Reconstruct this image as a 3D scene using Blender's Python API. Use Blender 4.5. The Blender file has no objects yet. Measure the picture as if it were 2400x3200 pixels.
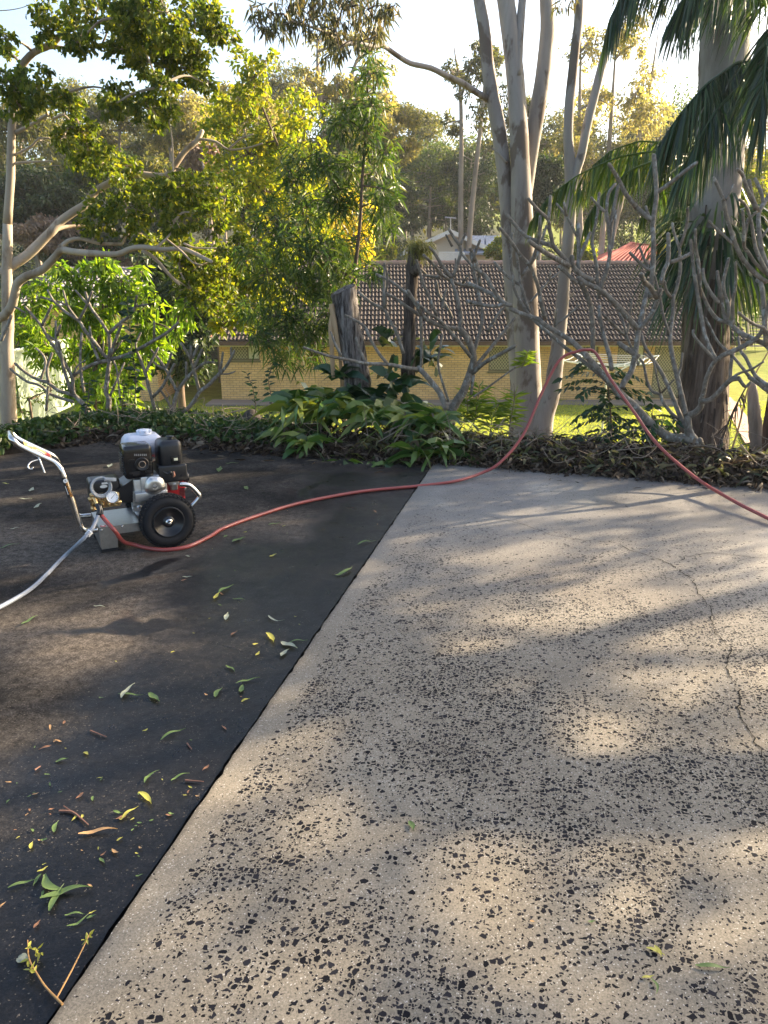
import bpy, math, random
import numpy as np

C = bpy.context.scene.collection
rad = math.radians

# ------------------------------------------------------------------ camera
PITCH = rad(17.0)
CAM_H = 1.6
F = 2403.0
cam_d = bpy.data.cameras.new("camera")
cam = bpy.data.objects.new("camera", cam_d)
C.objects.link(cam)
cam.location = (0, 0, CAM_H)
cam.rotation_euler = (rad(90) - PITCH, 0, 0)
cam_d.sensor_fit = 'VERTICAL'
cam_d.sensor_height = 24.0
cam_d.lens = 24.0 * F / 3200.0
cam_d.clip_start = 0.05
cam_d.clip_end = 2000
bpy.context.scene.camera = cam

# ------------------------------------------------------------------ sky and sun
SUN_AZ, SUN_EL = 62.0, 23.0          # degrees to the right of the view, and above the horizon
w = bpy.data.worlds.new("World")
bpy.context.scene.world = w
w.use_nodes = True
nt = w.node_tree
sky = nt.nodes.new('ShaderNodeTexSky')
sky.sky_type = 'NISHITA'
sky.sun_disc = False
sky.sun_elevation = rad(SUN_EL)
sky.sun_rotation = rad(SUN_AZ)
sky.air_density = 1.0
sky.dust_density = 3.5
sky.ozone_density = 1.0
nt.links.new(sky.outputs[0], nt.nodes['Background'].inputs[0])
nt.nodes['Background'].inputs[1].default_value = 0.092
sd = bpy.data.lights.new("sun", 'SUN')
sd.energy = 5.0
sd.angle = rad(0.55)
sd.color = (1.0, 0.80, 0.54)
sun = bpy.data.objects.new("sun", sd)
C.objects.link(sun)
sv = (math.sin(rad(SUN_AZ)) * math.cos(rad(SUN_EL)), math.cos(rad(SUN_AZ)) * math.cos(rad(SUN_EL)), math.sin(rad(SUN_EL)))
from mathutils import Vector
sun.rotation_euler = Vector(sv).to_track_quat('Z', 'Y').to_euler()
sun.location = (20, 10, 20)
vs = bpy.context.scene.view_settings
vs.view_transform = 'Standard'
vs.look = 'None'
vs.exposure = 2.25
vs.gamma = 1.0
cy = bpy.context.scene.cycles
cy.max_bounces = 6
cy.diffuse_bounces = 3
cy.glossy_bounces = 3
cy.transmission_bounces = 6
cy.transparent_max_bounces = 6
cy.caustics_reflective = False
cy.caustics_refractive = False

# ------------------------------------------------------------------ projection helpers (photo pixels, 2400 x 3200)
cp, sp = math.cos(PITCH), math.sin(PITCH)
def ray(x, y):
    u = (x - 1200.0) / F
    v = (y - 1600.0) / F
    return np.array([u, cp - v * sp, -sp - v * cp])
def at(x, y, Y):
    d = ray(x, y)
    return np.array([0, 0, CAM_H]) + d * (Y / d[1])
def gr(x, y, z=0.0):
    d = ray(x, y)
    return np.array([0, 0, CAM_H]) + d * ((z - CAM_H) / d[2])
def ppm(Y, x=1200, y=1600):           # metres per photo pixel at distance Y
    d = ray(x, y)
    return (Y / d[1]) / F

# ------------------------------------------------------------------ mesh builder
def nrm(v):
    v = np.asarray(v, float)
    return v / np.maximum(np.linalg.norm(v, axis=-1, keepdims=True), 1e-9)

class MB:
    def __init__(s):
        s.v = []; s.f = []; s.n = 0
    def add(s, V, Fc):
        V = np.asarray(V, float).reshape(-1, 3)
        s.v.append(V)
        for fa in (Fc if isinstance(Fc, list) and len(Fc) and isinstance(Fc[0], np.ndarray) and Fc[0].ndim == 2 else [Fc]):
            if isinstance(fa, np.ndarray):
                if len(fa): s.f.append(fa.astype(np.int64) + s.n)
            else:
                for q in fa: s.f.append(np.array([q], dtype=np.int64) + s.n)
        s.n += len(V)
    def box(s, lo, hi, bev=0.0):
        x0, y0, z0 = lo; x1, y1, z1 = hi
        if bev <= 0:
            V = [(x0,y0,z0),(x1,y0,z0),(x1,y1,z0),(x0,y1,z0),(x0,y0,z1),(x1,y0,z1),(x1,y1,z1),(x0,y1,z1)]
            s.add(V, np.array([(0,3,2,1),(4,5,6,7),(0,1,5,4),(1,2,6,5),(2,3,7,6),(3,0,4,7)]))
        else:
            s.rbox(lo, hi, bev)
    def rbox(s, lo, hi, b, seg=3, taper=1.0):
        """rounded box: rounded-rectangle rings in xy stacked with rounded top and bottom"""
        x0, y0, z0 = lo; x1, y1, z1 = hi
        cx, cy_ = (x0+x1)/2, (y0+y1)/2
        b = min(b, (x1-x0)/2.01, (y1-y0)/2.01, (z1-z0)/2.01)
        rings = []
        for k in range(seg+1):
            a = math.pi/2*k/seg
            rings.append((z0 + b*(1-math.sin(a)), b*(1-math.cos(a)), 1.0))
        rings = [(z0 + b - b*math.cos(math.pi/2*k/seg), b - b*math.sin(math.pi/2*k/seg), 1.0) for k in range(seg+1)]
        rings += [(z1 - b + b*math.sin(math.pi/2*k/seg), b - b*math.cos(math.pi/2*k/seg), taper) for k in range(seg+1)]
        V = []
        n = 0
        for z, ins, tp in rings:
            ring = []
            for qx, qy, a0 in ((1,1,0),(-1,1,90),(-1,-1,180),(1,-1,270)):
                for k in range(seg+1):
                    a = rad(a0 + 90*k/seg)
                    rr = max(b-ins, 1e-4)
                    hx = (x1-x0)/2 - b; hy = (y1-y0)/2 - b
                    ring.append((cx + (qx*hx + rr*math.cos(a))*tp, cy_ + (qy*hy + rr*math.sin(a))*tp, z))
            n = len(ring); V += ring
        Fq = []
        for r in range(len(rings)-1):
            for k in range(n):
                Fq.append((r*n+k, r*n+(k+1)%n, (r+1)*n+(k+1)%n, (r+1)*n+k))
        s.add(V, [np.array(Fq), np.array([list(range(n))[::-1]]), np.array([list(range((len(rings)-1)*n, len(rings)*n))])])
    def tube(s, pts, r, seg=8, sub=3, rough=0.0, rng=None, cap=True, round_tip=False, squash=None):
        pts = np.asarray(pts, float)
        r = np.asarray(r, float) * np.ones(len(pts))
        if sub > 1 and len(pts) > 2:
            P = np.vstack([2*pts[0]-pts[1], pts, 2*pts[-1]-pts[-2]])
            out = []; rr = []
            for i in range(1, len(P)-2):
                for k in range(sub):
                    t = k/sub
                    p0, p1, p2, p3 = P[i-1], P[i], P[i+1], P[i+2]
                    out.append(0.5*((2*p1)+(-p0+p2)*t+(2*p0-5*p1+4*p2-p3)*t*t+(-p0+3*p1-3*p2+p3)*t**3))
                    rr.append(r[i-1]*(1-t)+r[i]*t)
            out.append(pts[-1]); rr.append(r[-1])
            pts = np.array(out); r = np.array(rr)
        if round_tip:
            d = nrm(pts[-1]-pts[-2])
            e = r[-1]
            pts = np.vstack([pts, pts[-1]+d*e*0.5, pts[-1]+d*e*0.8]); r = np.append(r, [e*0.8, e*0.4])
        n = len(pts)
        T = np.zeros_like(pts)
        T[1:-1] = pts[2:]-pts[:-2]; T[0] = pts[1]-pts[0]; T[-1] = pts[-1]-pts[-2]
        T = nrm(T)
        a = np.array([0,0,1.0]) if abs(T[0][2]) < 0.9 else np.array([1.0,0,0])
        N = nrm(np.cross(T[0], a))
        V = []
        ang = np.arange(seg)*2*math.pi/seg
        for i in range(n):
            N = nrm(N - T[i]*np.dot(N, T[i]))
            B = np.cross(T[i], N)
            ri = r[i]*np.ones(seg)
            if rough and rng is not None: ri = ri*(1+rng.uniform(-rough, rough, seg))
            V.append(pts[i] + ri[:,None]*(np.cos(ang)[:,None]*N + np.sin(ang)[:,None]*B))
        V = np.vstack(V)
        i = np.arange(n-1)[:,None]*seg; k = np.arange(seg)[None,:]
        q = np.stack([i+k, i+(k+1)%seg, i+seg+(k+1)%seg, i+seg+k], -1).reshape(-1,4)
        fs = [q]
        if cap: fs += [np.array([list(range(seg))[::-1]]), np.array([list(range((n-1)*seg, n*seg))])]
        s.add(V, fs)
    def lathe(s, c, axis, prof, seg=32):
        """prof: (distance along axis, radius)"""
        c = np.asarray(c, float); ax = nrm(np.asarray(axis, float))
        a = np.array([0,0,1.0]) if abs(ax[2]) < 0.9 else np.array([1.0,0,0])
        N = nrm(np.cross(ax, a)); B = np.cross(ax, N)
        ang = np.arange(seg)*2*math.pi/seg
        V = []
        for d, r in prof:
            V.append(c + ax*d + r*(np.cos(ang)[:,None]*N + np.sin(ang)[:,None]*B))
        n = len(prof)
        i = np.arange(n-1)[:,None]*seg; k = np.arange(seg)[None,:]
        q = np.stack([i+k, i+(k+1)%seg, i+seg+(k+1)%seg, i+seg+k], -1).reshape(-1,4)
        fs = [q]
        if prof[0][1] > 1e-5: fs.append(np.array([list(range(seg))[::-1]]))
        if prof[-1][1] > 1e-5: fs.append(np.array([list(range((n-1)*seg, n*seg))]))
        s.add(np.vstack(V), fs)
    def prism(s, poly, d0, d1, axes):
        """poly: 2-D outline; axes: function (a, b, d) -> xyz"""
        n = len(poly)
        V = [axes(a, b, d0) for a, b in poly] + [axes(a, b, d1) for a, b in poly]
        fs = [np.array([list(range(n))]), np.array([list(range(n, 2*n))[::-1]])]
        fs.append(np.array([(k, n+k, n+(k+1)%n, (k+1)%n) for k in range(n)]))
        s.add(V, fs)
    def leaves(s, rng, p, d, L, W, fold=0.25, droop=0.12, kind='hex'):
        """many leaves at once: p base points, d directions"""
        p = np.asarray(p, float); n = len(p)
        if n == 0: return
        d = nrm(d)
        side = nrm(np.cross(d, nrm(rng.normal(size=(n,3))) ))
        up = np.cross(side, d)
        L = (np.asarray(L)*rng.uniform(0.65, 1.3, n))[:,None]
        W = (np.asarray(W)*rng.uniform(0.75, 1.25, n))[:,None]
        z = np.array([0,0,-1.0])
        if kind == 'rhomb':
            V = np.stack([p, p+d*L*.45+side*W*.5+up*W*fold, p+d*L+z*L*droop, p+d*L*.45-side*W*.5+up*W*fold], 1).reshape(-1,3)
            q = (np.arange(n)*4)[:,None] + np.array([[0,1,2,3]])
            s.add(V, q)
        elif kind == 'hex':
            V = np.stack([p, p+d*L*.3+side*W*.5+up*W*fold, p+d*L*.68+side*W*.36+up*W*fold+z*L*droop*.5, p+d*L+z*L*droop,
                          p+d*L*.68-side*W*.36+up*W*fold+z*L*droop*.5, p+d*L*.3-side*W*.5+up*W*fold], 1).reshape(-1,3)
            b = (np.arange(n)*6)[:,None]
            q = np.concatenate([b+np.array([[0,1,2,3]]), b+np.array([[0,3,4,5]])])
            s.add(V, q)
        else:                                           # strip, curved downwards
            k = 5
            ts = np.linspace(0, 1, k)
            wd = np.array([.5, 1, .95, .65, .05])
            rows = []
            for t, ww in zip(ts, wd):
                c = p + d*L*t + z*L*droop*t*t*2
                rows.append(c+side*W*.5*ww+up*W*fold*ww); rows.append(c-side*W*.5*ww+up*W*fold*ww)
            V = np.stack(rows, 1).reshape(-1,3)
            b = (np.arange(n)*2*k)[:,None]
            q = np.concatenate([b+np.array([[2*i,2*i+1,2*i+3,2*i+2]]) for i in range(k-1)])
            s.add(V, q)
    def build(s, name, mat, parent=None, smooth=False):
        me = bpy.data.meshes.new(name)
        V = np.vstack(s.v)
        if parent is not None and 'wl' in parent:
            V = V - np.array(parent['wl'])
        me.vertices.add(len(V)); me.vertices.foreach_set('co', V.astype(np.float32).ravel())
        tot = np.concatenate([np.full(len(f), f.shape[1]) for f in s.f])
        idx = np.concatenate([f.ravel() for f in s.f])
        me.loops.add(len(idx)); me.loops.foreach_set('vertex_index', idx.astype(np.int32))
        st = np.concatenate([[0], np.cumsum(tot)[:-1]])
        me.polygons.add(len(tot)); me.polygons.foreach_set('loop_start', st.astype(np.int32))
        me.polygons.foreach_set('use_smooth', np.full(len(tot), bool(smooth)))
        me.update(calc_edges=True)
        me.validate()
        me.materials.append(mat)
        o = bpy.data.objects.new(name, me)
        C.objects.link(o)
        if parent is not None:
            o.parent = parent
            if 'wl' in parent: o['wl'] = list(parent['wl'])
        return o

def tag(o, label=None, cat=None, group=None, kind=None):
    if label: o['label'] = label
    if cat: o['category'] = cat
    if group: o['group'] = group
    if kind: o['kind'] = kind
    return o
def thing(name, label, cat, loc, group=None, rz=0.0):
    o = bpy.data.objects.new(name, None)
    C.objects.link(o)
    o.empty_display_size = 0.1
    o.location = tuple(float(a) for a in loc); o.rotation_euler = (0, 0, rz)
    if rz == 0.0: o['wl'] = [float(a) for a in loc]
    return tag(o, label, cat, group)

# ------------------------------------------------------------------ materials
def mat(name):
    m = bpy.data.materials.new(name); m.use_nodes = True
    return m, m.node_tree.nodes, m.node_tree.links, m.node_tree.nodes['Principled BSDF']
def c4(c): return (c[0], c[1], c[2], 1)
def ramp(N, stops):
    r = N.new('ShaderNodeValToRGB')
    e = r.color_ramp.elements
    while len(e) < len(stops): e.new(0.5)
    for el, (p, c) in zip(e, stops):
        el.position = p; el.color = c4(c) if not isinstance(c, (int, float)) else (c, c, c, 1)
    return r
def coords(N, K, scale=(1,1,1), kind='Object'):
    t = N.new('ShaderNodeTexCoord'); mp = N.new('ShaderNodeMapping')
    mp.inputs['Scale'].default_value = scale
    K.new(t.outputs[kind], mp.inputs[0])
    return mp.outputs[0]
def noise(N, K, co, scale, detail=6, rough=.6, dist=0.0):
    n = N.new('ShaderNodeTexNoise')
    n.inputs['Scale'].default_value = scale; n.inputs['Detail'].default_value = detail
    n.inputs['Roughness'].default_value = rough; n.inputs['Distortion'].default_value = dist
    K.new(co, n.inputs['Vector'])
    return n.outputs['Fac']
def math_(N, K, op, a, b=None, c=None, clamp=False):
    n = N.new('ShaderNodeMath'); n.operation = op; n.use_clamp = clamp
    for i, q in enumerate((a, b, c)):
        if q is None: continue
        if isinstance(q, (int, float)): n.inputs[i].default_value = q
        else: K.new(q, n.inputs[i])
    return n.outputs[0]
def mixc(N, K, f, a, b, mode='MIX'):
    n = N.new('ShaderNodeMix'); n.data_type = 'RGBA'; n.blend_type = mode
    for i, q in ((0, f), (6, a), (7, b)):
        if isinstance(q, (int, float)): n.inputs[i].default_value = q
        elif isinstance(q, tuple): n.inputs[i].default_value = c4(q)
        else: K.new(q, n.inputs[i])
    return n.outputs[2]
def bump(N, K, h, strength, dist, B):
    b = N.new('ShaderNodeBump'); b.inputs['Strength'].default_value = strength; b.inputs['Distance'].default_value = dist
    K.new(h, b.inputs['Height']); K.new(b.outputs[0], B.inputs['Normal'])

def m_plain(name, col, rough=.5, metal=0.0, var=0.12, scale=30, spec=.5, bmp=0.0):
    m, N, K, B = mat(name)
    co = coords(N, K)
    n = noise(N, K, co, scale)
    r = ramp(N, [(0.3, tuple(c*(1-var) for c in col)), (0.7, tuple(min(1, c*(1+var)) for c in col))])
    K.new(n, r.inputs[0]); K.new(r.outputs[0], B.inputs['Base Color'])
    rr = ramp(N, [(0.3, rough*.85), (0.7, min(1, rough*1.15))]); K.new(n, rr.inputs[0]); K.new(rr.outputs[0], B.inputs['Roughness'])
    B.inputs['Metallic'].default_value = metal
    B.inputs['Specular IOR Level'].default_value = spec
    if bmp: bump(N, K, n, bmp, .01, B)
    return m

def m_leaf(name, cols, tr=0.45, trcol=None, rough=.45, spec=.4):
    m, N, K, B = mat(name)
    g = N.new('ShaderNodeNewGeometry')
    k = len(cols)
    r = ramp(N, [(i/(k-1), c) for i, c in enumerate(cols)])
    K.new(g.outputs['Random Per Island'], r.inputs[0])
    K.new(r.outputs[0], B.inputs['Base Color'])
    B.inputs['Roughness'].default_value = rough
    B.inputs['Specular IOR Level'].default_value = spec
    t = N.new('ShaderNodeBsdfTranslucent')
    if trcol is None: trcol = (1.5, 1.6, .55)
    tc = mixc(N, K, 1.0, r.outputs[0], trcol, 'MULTIPLY')
    K.new(tc, t.inputs[0])
    ms = N.new('ShaderNodeMixShader'); ms.inputs[0].default_value = tr
    K.new(B.outputs[0], ms.inputs[1]); K.new(t.outputs[0], ms.inputs[2])
    K.new(ms.outputs[0], N['Material Output'].inputs[0])
    return m

def m_bark(name, stops, scale=4, stretch=(1,1,.25), bmp=.5, bd=.02, rough=.85, patch=None, pscale=2.5, pth=(.5,.56), dist=.5):
    m, N, K, B = mat(name)
    co = coords(N, K, stretch)
    n = noise(N, K, co, scale, 8, .65, dist)
    r = ramp(N, stops); K.new(n, r.inputs[0])
    col = r.outputs[0]
    if patch is not None:
        co2 = coords(N, K, (1,1,.5))
        p = noise(N, K, co2, pscale, 5, .6, .3)
        pr = ramp(N, [(pth[0], 0.0), (pth[1], 1.0)]); K.new(p, pr.inputs[0])
        col = mixc(N, K, pr.outputs[0], col, patch)
    K.new(col, B.inputs['Base Color'])
    B.inputs['Roughness'].default_value = rough
    B.inputs['Specular IOR Level'].default_value = .25
    bump(N, K, n, bmp, bd, B)
    return m
# ------------------------------------------------------------------ ground, slabs, terrain
SEAM0 = np.array([-0.746, 1.31]); SD = nrm(np.array([0.435+0.746, 6.65-1.31])); SN = np.array([SD[1], -SD[0]])
SEAM_ROT = -math.atan2(SD[0], SD[1])
def to_slab(p):
    q = np.asarray(p[:2]) - SEAM0
    return np.array([np.dot(q, SN), np.dot(q, SD)])
def edge_y(x):
    return np.minimum(6.85 - .34*x, 7.75 + 1.05*(x + 2.9))

def blob(N, K, co, c, r, soft, sx=1.0, sy=1.0, ang=0.0):
    mp = N.new('ShaderNodeMapping'); mp.vector_type = 'TEXTURE'
    mp.inputs['Location'].default_value = (c[0], c[1], 0)
    mp.inputs['Rotation'].default_value = (0, 0, ang)
    mp.inputs['Scale'].default_value = (r*sx, r*sy, 1)
    K.new(co, mp.inputs[0])
    l = N.new('ShaderNodeVectorMath'); l.operation = 'LENGTH'; K.new(mp.outputs[0], l.inputs[0])
    mr = N.new('ShaderNodeMapRange'); mr.interpolation_type = 'SMOOTHSTEP'
    mr.inputs[1].default_value = 1-soft; mr.inputs[2].default_value = 1+soft
    mr.inputs[3].default_value = 1; mr.inputs[4].default_value = 0
    K.new(l.outputs['Value'], mr.inputs[0])
    return mr.outputs[0]

def warped(N, K, co, scale, amt):
    n = N.new('ShaderNodeTexNoise'); n.inputs['Scale'].default_value = scale; n.inputs['Detail'].default_value = 4
    K.new(co, n.inputs['Vector'])
    s = N.new('ShaderNodeVectorMath'); s.operation = 'SUBTRACT'; s.inputs[1].default_value = (.5, .5, .5); K.new(n.outputs['Color'], s.inputs[0])
    m2 = N.new('ShaderNodeVectorMath'); m2.operation = 'SCALE'; m2.inputs['Scale'].default_value = amt; K.new(s.outputs[0], m2.inputs[0])
    a = N.new('ShaderNodeVectorMath'); a.operation = 'ADD'; K.new(co, a.inputs[0]); K.new(m2.outputs[0], a.inputs[1])
    return a.outputs[0]

def stones(N, K, co, scale, dens, th0, th1):
    """1 inside angular stones: a share `dens` of the cells, each shrunk by a random margin"""
    v = N.new('ShaderNodeTexVoronoi'); v.voronoi_dimensions = '2D'; v.feature = 'DISTANCE_TO_EDGE'; v.inputs['Scale'].default_value = scale
    v2 = N.new('ShaderNodeTexVoronoi'); v2.voronoi_dimensions = '2D'; v2.feature = 'F1'; v2.inputs['Scale'].default_value = scale
    K.new(co, v.inputs['Vector']); K.new(co, v2.inputs['Vector'])
    sx = N.new('ShaderNodeSeparateColor'); K.new(v2.outputs['Color'], sx.inputs[0])
    pick = math_(N, K, 'LESS_THAN', sx.outputs[0], dens)
    thr = math_(N, K, 'MULTIPLY_ADD', sx.outputs[1], th1-th0, th0)
    inside = math_(N, K, 'GREATER_THAN', v.outputs['Distance'], thr)
    return math_(N, K, 'MULTIPLY', pick, inside), sx.outputs[2]

def m_clean():
    m, N, K, B = mat('washed_concrete')
    co = coords(N, K)
    xyz = N.new('ShaderNodeSeparateXYZ'); K.new(co, xyz.inputs[0])
    a, b = xyz.outputs[0], xyz.outputs[1]
    cw = warped(N, K, co, 75, .009)
    # density of exposed stones: patches, fewer far away and none in the trowelled margin
    dn = noise(N, K, co, 1.9, 4, .6, .6)
    dr = ramp(N, [(.34, .15), (.46, .32), (.56, .62), (.7, .78)]); K.new(dn, dr.inputs[0])
    far = N.new('ShaderNodeMapRange'); far.inputs[1].default_value = 2.1; far.inputs[2].default_value = 4.1; far.inputs[3].default_value = 1; far.inputs[4].default_value = .10
    K.new(b, far.inputs[0])
    mar = N.new('ShaderNodeMapRange'); mar.inputs[1].default_value = .085; mar.inputs[2].default_value = .12; K.new(a, mar.inputs[0])
    dens = math_(N, K, 'MULTIPLY', math_(N, K, 'MULTIPLY', dr.outputs[0], far.outputs[0]), mar.outputs[0])
    s1, r1 = stones(N, K, cw, 60, dens, .07, .40)
    s2, r2 = stones(N, K, cw, 125, math_(N, K, 'MULTIPLY_ADD', dens, .75, .02), .06, .36)
    st = math_(N, K, 'MAXIMUM', s1, s2)
    g1, rg = stones(N, K, co, 230, .10, .10, .42)
    grit = math_(N, K, 'MULTIPLY', g1, math_(N, K, 'SUBTRACT', 1.0, st))
    n1 = noise(N, K, co, 3.0, 8, .65, .4); n2 = noise(N, K, co, 190, 4, .7)
    base = ramp(N, [(.3, (.145, .129, .105)), (.55, (.192, .172, .140)), (.75, (.235, .213, .175))]); K.new(n1, base.inputs[0])
    fine = ramp(N, [(.3, .45), (.5, 1.0), (.72, 1.5)]); K.new(n2, fine.inputs[0])
    col = mixc(N, K, .9, base.outputs[0], fine.outputs[0], 'MULTIPLY')
    # greyer, damp film on the far half
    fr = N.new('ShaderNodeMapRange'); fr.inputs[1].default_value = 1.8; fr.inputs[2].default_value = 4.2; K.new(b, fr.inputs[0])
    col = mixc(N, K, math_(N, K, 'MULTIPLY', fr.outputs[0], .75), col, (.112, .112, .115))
    stn = noise(N, K, co, 1.1, 6, .6, 1.0)
    sr = ramp(N, [(.52, 0.0), (.68, .45)]); K.new(stn, sr.inputs[0])
    col = mixc(N, K, sr.outputs[0], col, (.115, .096, .078))
    # grime along the joint
    em = N.new('ShaderNodeMapRange'); em.inputs[1].default_value = .0; em.inputs[2].default_value = .022; em.inputs[3].default_value = .75; em.inputs[4].default_value = 0; K.new(a, em.inputs[0])
    col = mixc(N, K, em.outputs[0], col, (.05, .045, .04))
    col = mixc(N, K, math_(N, K, 'MULTIPLY', grit, .8), col, (.45, .43, .40))
    dark = ramp(N, [(0, (.006, .0065, .009)), (1, (.020, .020, .026))]); K.new(r1, dark.inputs[0])
    col = mixc(N, K, st, col, dark.outputs[0])
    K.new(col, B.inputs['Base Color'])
    wet = noise(N, K, co, 1.3, 4, .6, .5)
    wr = ramp(N, [(.4, .30), (.62, .62)]); K.new(wet, wr.inputs[0])
    ro = N.new('ShaderNodeMix'); ro.data_type = 'FLOAT'
    K.new(fr.outputs[0], ro.inputs[0]); ro.inputs[2].default_value = .75; K.new(wr.outputs[0], ro.inputs[3])
    K.new(ro.outputs[0], B.inputs['Roughness'])
    K.new(math_(N, K, 'MULTIPLY', math_(N, K, 'MULTIPLY_ADD', fr.outputs[0], .42, .14), math_(N, K, 'MULTIPLY_ADD', st, -.6, 1.0)), B.inputs['Specular IOR Level'])
    h = math_(N, K, 'SUBTRACT', math_(N, K, 'MULTIPLY', n2, .5), math_(N, K, 'MULTIPLY', st, .35))
    bump(N, K, h, .5, .002, B)
    return m

def m_dirty():
    m, N, K, B = mat('grimy_concrete')
    co = coords(N, K)
    cw = warped(N, K, co, 2.2, .55)
    cw2 = warped(N, K, co, 9, .10)
    n1 = noise(N, K, cw2, 1.7, 9, .68, .3); n2 = noise(N, K, co, 120, 5, .7); n3 = noise(N, K, co, 26, 6, .7, .3)
    base = ramp(N, [(.30, (.0085, .0085, .0092)), (.46, (.020, .0188, .0180)), (.58, (.040, .0355, .0320)), (.72, (.070, .062, .055))]); K.new(n1, base.inputs[0])
    col = base.outputs[0]
    def bl(x, y, r, soft, sx=1, sy=1, ang=0, c=None):
        q = to_slab(gr(x, y)); return blob(N, K, c or cw, q, r, soft, sx, sy, ang)
    # old dry film the water has not reached
    dry = bl(560, 1960, .52, .45, 1.5, .8, .35)
    dry = math_(N, K, 'MAXIMUM', dry, bl(240, 1990, .5, .6, 1.3, .6))
    dry = math_(N, K, 'MAXIMUM', dry, bl(160, 2420, .34, .6, 1.2, .9))
    dry = math_(N, K, 'MAXIMUM', dry, bl(900, 1660, .5, .6, 1.4, .7))
    dry = math_(N, K, 'MAXIMUM', dry, bl(250, 1720, .8, .6, 1.6, .5))
    col = mixc(N, K, math_(N, K, 'MULTIPLY', dry, .7), col, (.098, .084, .071))
    # dark wet sheet along the joint and its runs
    wet = bl(800, 1830, .62, .35, .8, 1.3, .2)
    wet = math_(N, K, 'MAXIMUM', wet, bl(700, 2180, .55, .35, 1.0, 1.2))
    wet = math_(N, K, 'MAXIMUM', wet, bl(380, 2450, .5, .35, 1.1, .9))
    wet = math_(N, K, 'MAXIMUM', wet, bl(250, 2900, .5, .35, 1.1, 1.2))
    wet = math_(N, K, 'MAXIMUM', wet, bl(1180, 1500, .62, .3, 1.1, .55))
    wet = math_(N, K, 'MAXIMUM', wet, bl(980, 1530, .16, .3, .5, 3.0))
    wet = math_(N, K, 'MAXIMUM', wet, bl(470, 1950, .13, .3, 3.2, .5, .5))
    wet = math_(N, K, 'MAXIMUM', wet, bl(430, 1800, .12, .35, 2.6, .5, 1.1))
    sa = N.new('ShaderNodeSeparateXYZ'); K.new(cw, sa.inputs[0])
    bd = N.new('ShaderNodeMapRange'); bd.interpolation_type = 'SMOOTHSTEP'; bd.inputs[1].default_value = -.62; bd.inputs[2].default_value = -.42; K.new(sa.outputs[0], bd.inputs[0])
    bf = N.new('ShaderNodeMapRange'); bf.inputs[1].default_value = 5.2; bf.inputs[2].default_value = 4.2; K.new(sa.outputs[1], bf.inputs[0])
    wet = math_(N, K, 'MAXIMUM', wet, math_(N, K, 'MULTIPLY', bd.outputs[0], bf.outputs[0]))
    col = mixc(N, K, math_(N, K, 'MULTIPLY', wet, .92), col, (.0042, .0045, .0056))
    fine = ramp(N, [(.32, .3), (.5, 1.0), (.70, 1.8)]); K.new(n3, fine.inputs[0])
    col = mixc(N, K, .85, col, fine.outputs[0], 'MULTIPLY')
    f2 = ramp(N, [(.32, .25), (.5, 1.0), (.70, 2.0)]); K.new(n2, f2.inputs[0])
    col = mixc(N, K, .9, col, f2.outputs[0], 'MULTIPLY')
    g1, rg = stones(N, K, co, 210, .06, .10, .42)
    col = mixc(N, K, math_(N, K, 'MULTIPLY', g1, .30), col, (.30, .26, .21))
    # rusty smears
    ru = noise(N, K, cw, 1.3, 5, .6); rr = ramp(N, [(.6, 0.0), (.7, .5)]); K.new(ru, rr.inputs[0])
    col = mixc(N, K, rr.outputs[0], col, (.052, .029, .019))
    K.new(col, B.inputs['Base Color'])
    ro = math_(N, K, 'MULTIPLY_ADD', wet, -.48, .85)
    rn = noise(N, K, co, 7, 6, .7, .4); ro = math_(N, K, 'ADD', ro, math_(N, K, 'MULTIPLY_ADD', rn, .7, -.35), None, True)
    K.new(ro, B.inputs['Roughness']); K.new(math_(N, K, 'MULTIPLY_ADD', wet, .20, .08), B.inputs['Specular IOR Level'])
    h = math_(N, K, 'ADD', math_(N, K, 'MULTIPLY', n2, .5), n3)
    bump(N, K, h, .5, .003, B)
    return m

def slab(name, poly, top, thick, m, edge, inner):
    """poly in slab coordinates (distance from joint, along joint); edge: the worn edge along the joint, inner: where the flat sheet begins"""
    b = MB()
    b.prism(poly[::-1], top-thick, top, lambda x, y, z: (x, y, z))
    E = np.array(edge); n = len(E)
    V = np.vstack([np.c_[E, np.full(n, top)], np.c_[np.full(n, inner), E[:,1], np.full(n, top)], np.c_[E, np.full(n, top-thick)]])
    k = np.arange(n-1); q = [np.stack([k, n+k, n+k+1, k+1], -1), np.stack([k, k+1, 2*n+k+1, 2*n+k], -1)]
    if inner < E[0,0]: q = [f[:, ::-1] for f in q]
    b.add(V, q)
    o = b.build(name, m)
    o.location = (SEAM0[0], SEAM0[1], 0); o.rotation_euler = (0, 0, SEAM_ROT)
    return tag(o, kind='structure')
ex = lambda x: tuple(to_slab((x, float(edge_y(x)))))
rj = np.random.RandomState(17)
right = [ex(x) for x in (.45, 1.0, 1.7, 2.4, 3.2, 4.2, 5.5, 7.0)]
top_y = right[0][1]
right = [(.04, top_y)] + [r for r in right if r[0] > .1]
ys_ = np.arange(-6.0, top_y+.001, (top_y+6)/320)
jag = [(0.004 + float(rj.normal(0, .0016)) + (.007 if rj.uniform() < .05 else 0), y) for y in ys_]
clean_poly = [(.04, -6), (9, -6)] + right[::-1]
left = [ex(x) for x in (-7.5, -5.5, -4.4, -3.6, -2.9, -2.2, -1.2, -.4, .2)]
jag2 = [(-.010 - abs(float(rj.normal(0, .003))), y) for y in ys_]
dirty_poly = [(-9, -6), (-.04, -6), (-.04, top_y)] + left[::-1] + [(-9, left[0][1])]
o1 = slab('washed_concrete_slab', clean_poly, .014, .12, m_clean(), jag, .04)
tag(o1, 'pale washed concrete slab with black stones showing, right of the joint', 'pavement')
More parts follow.
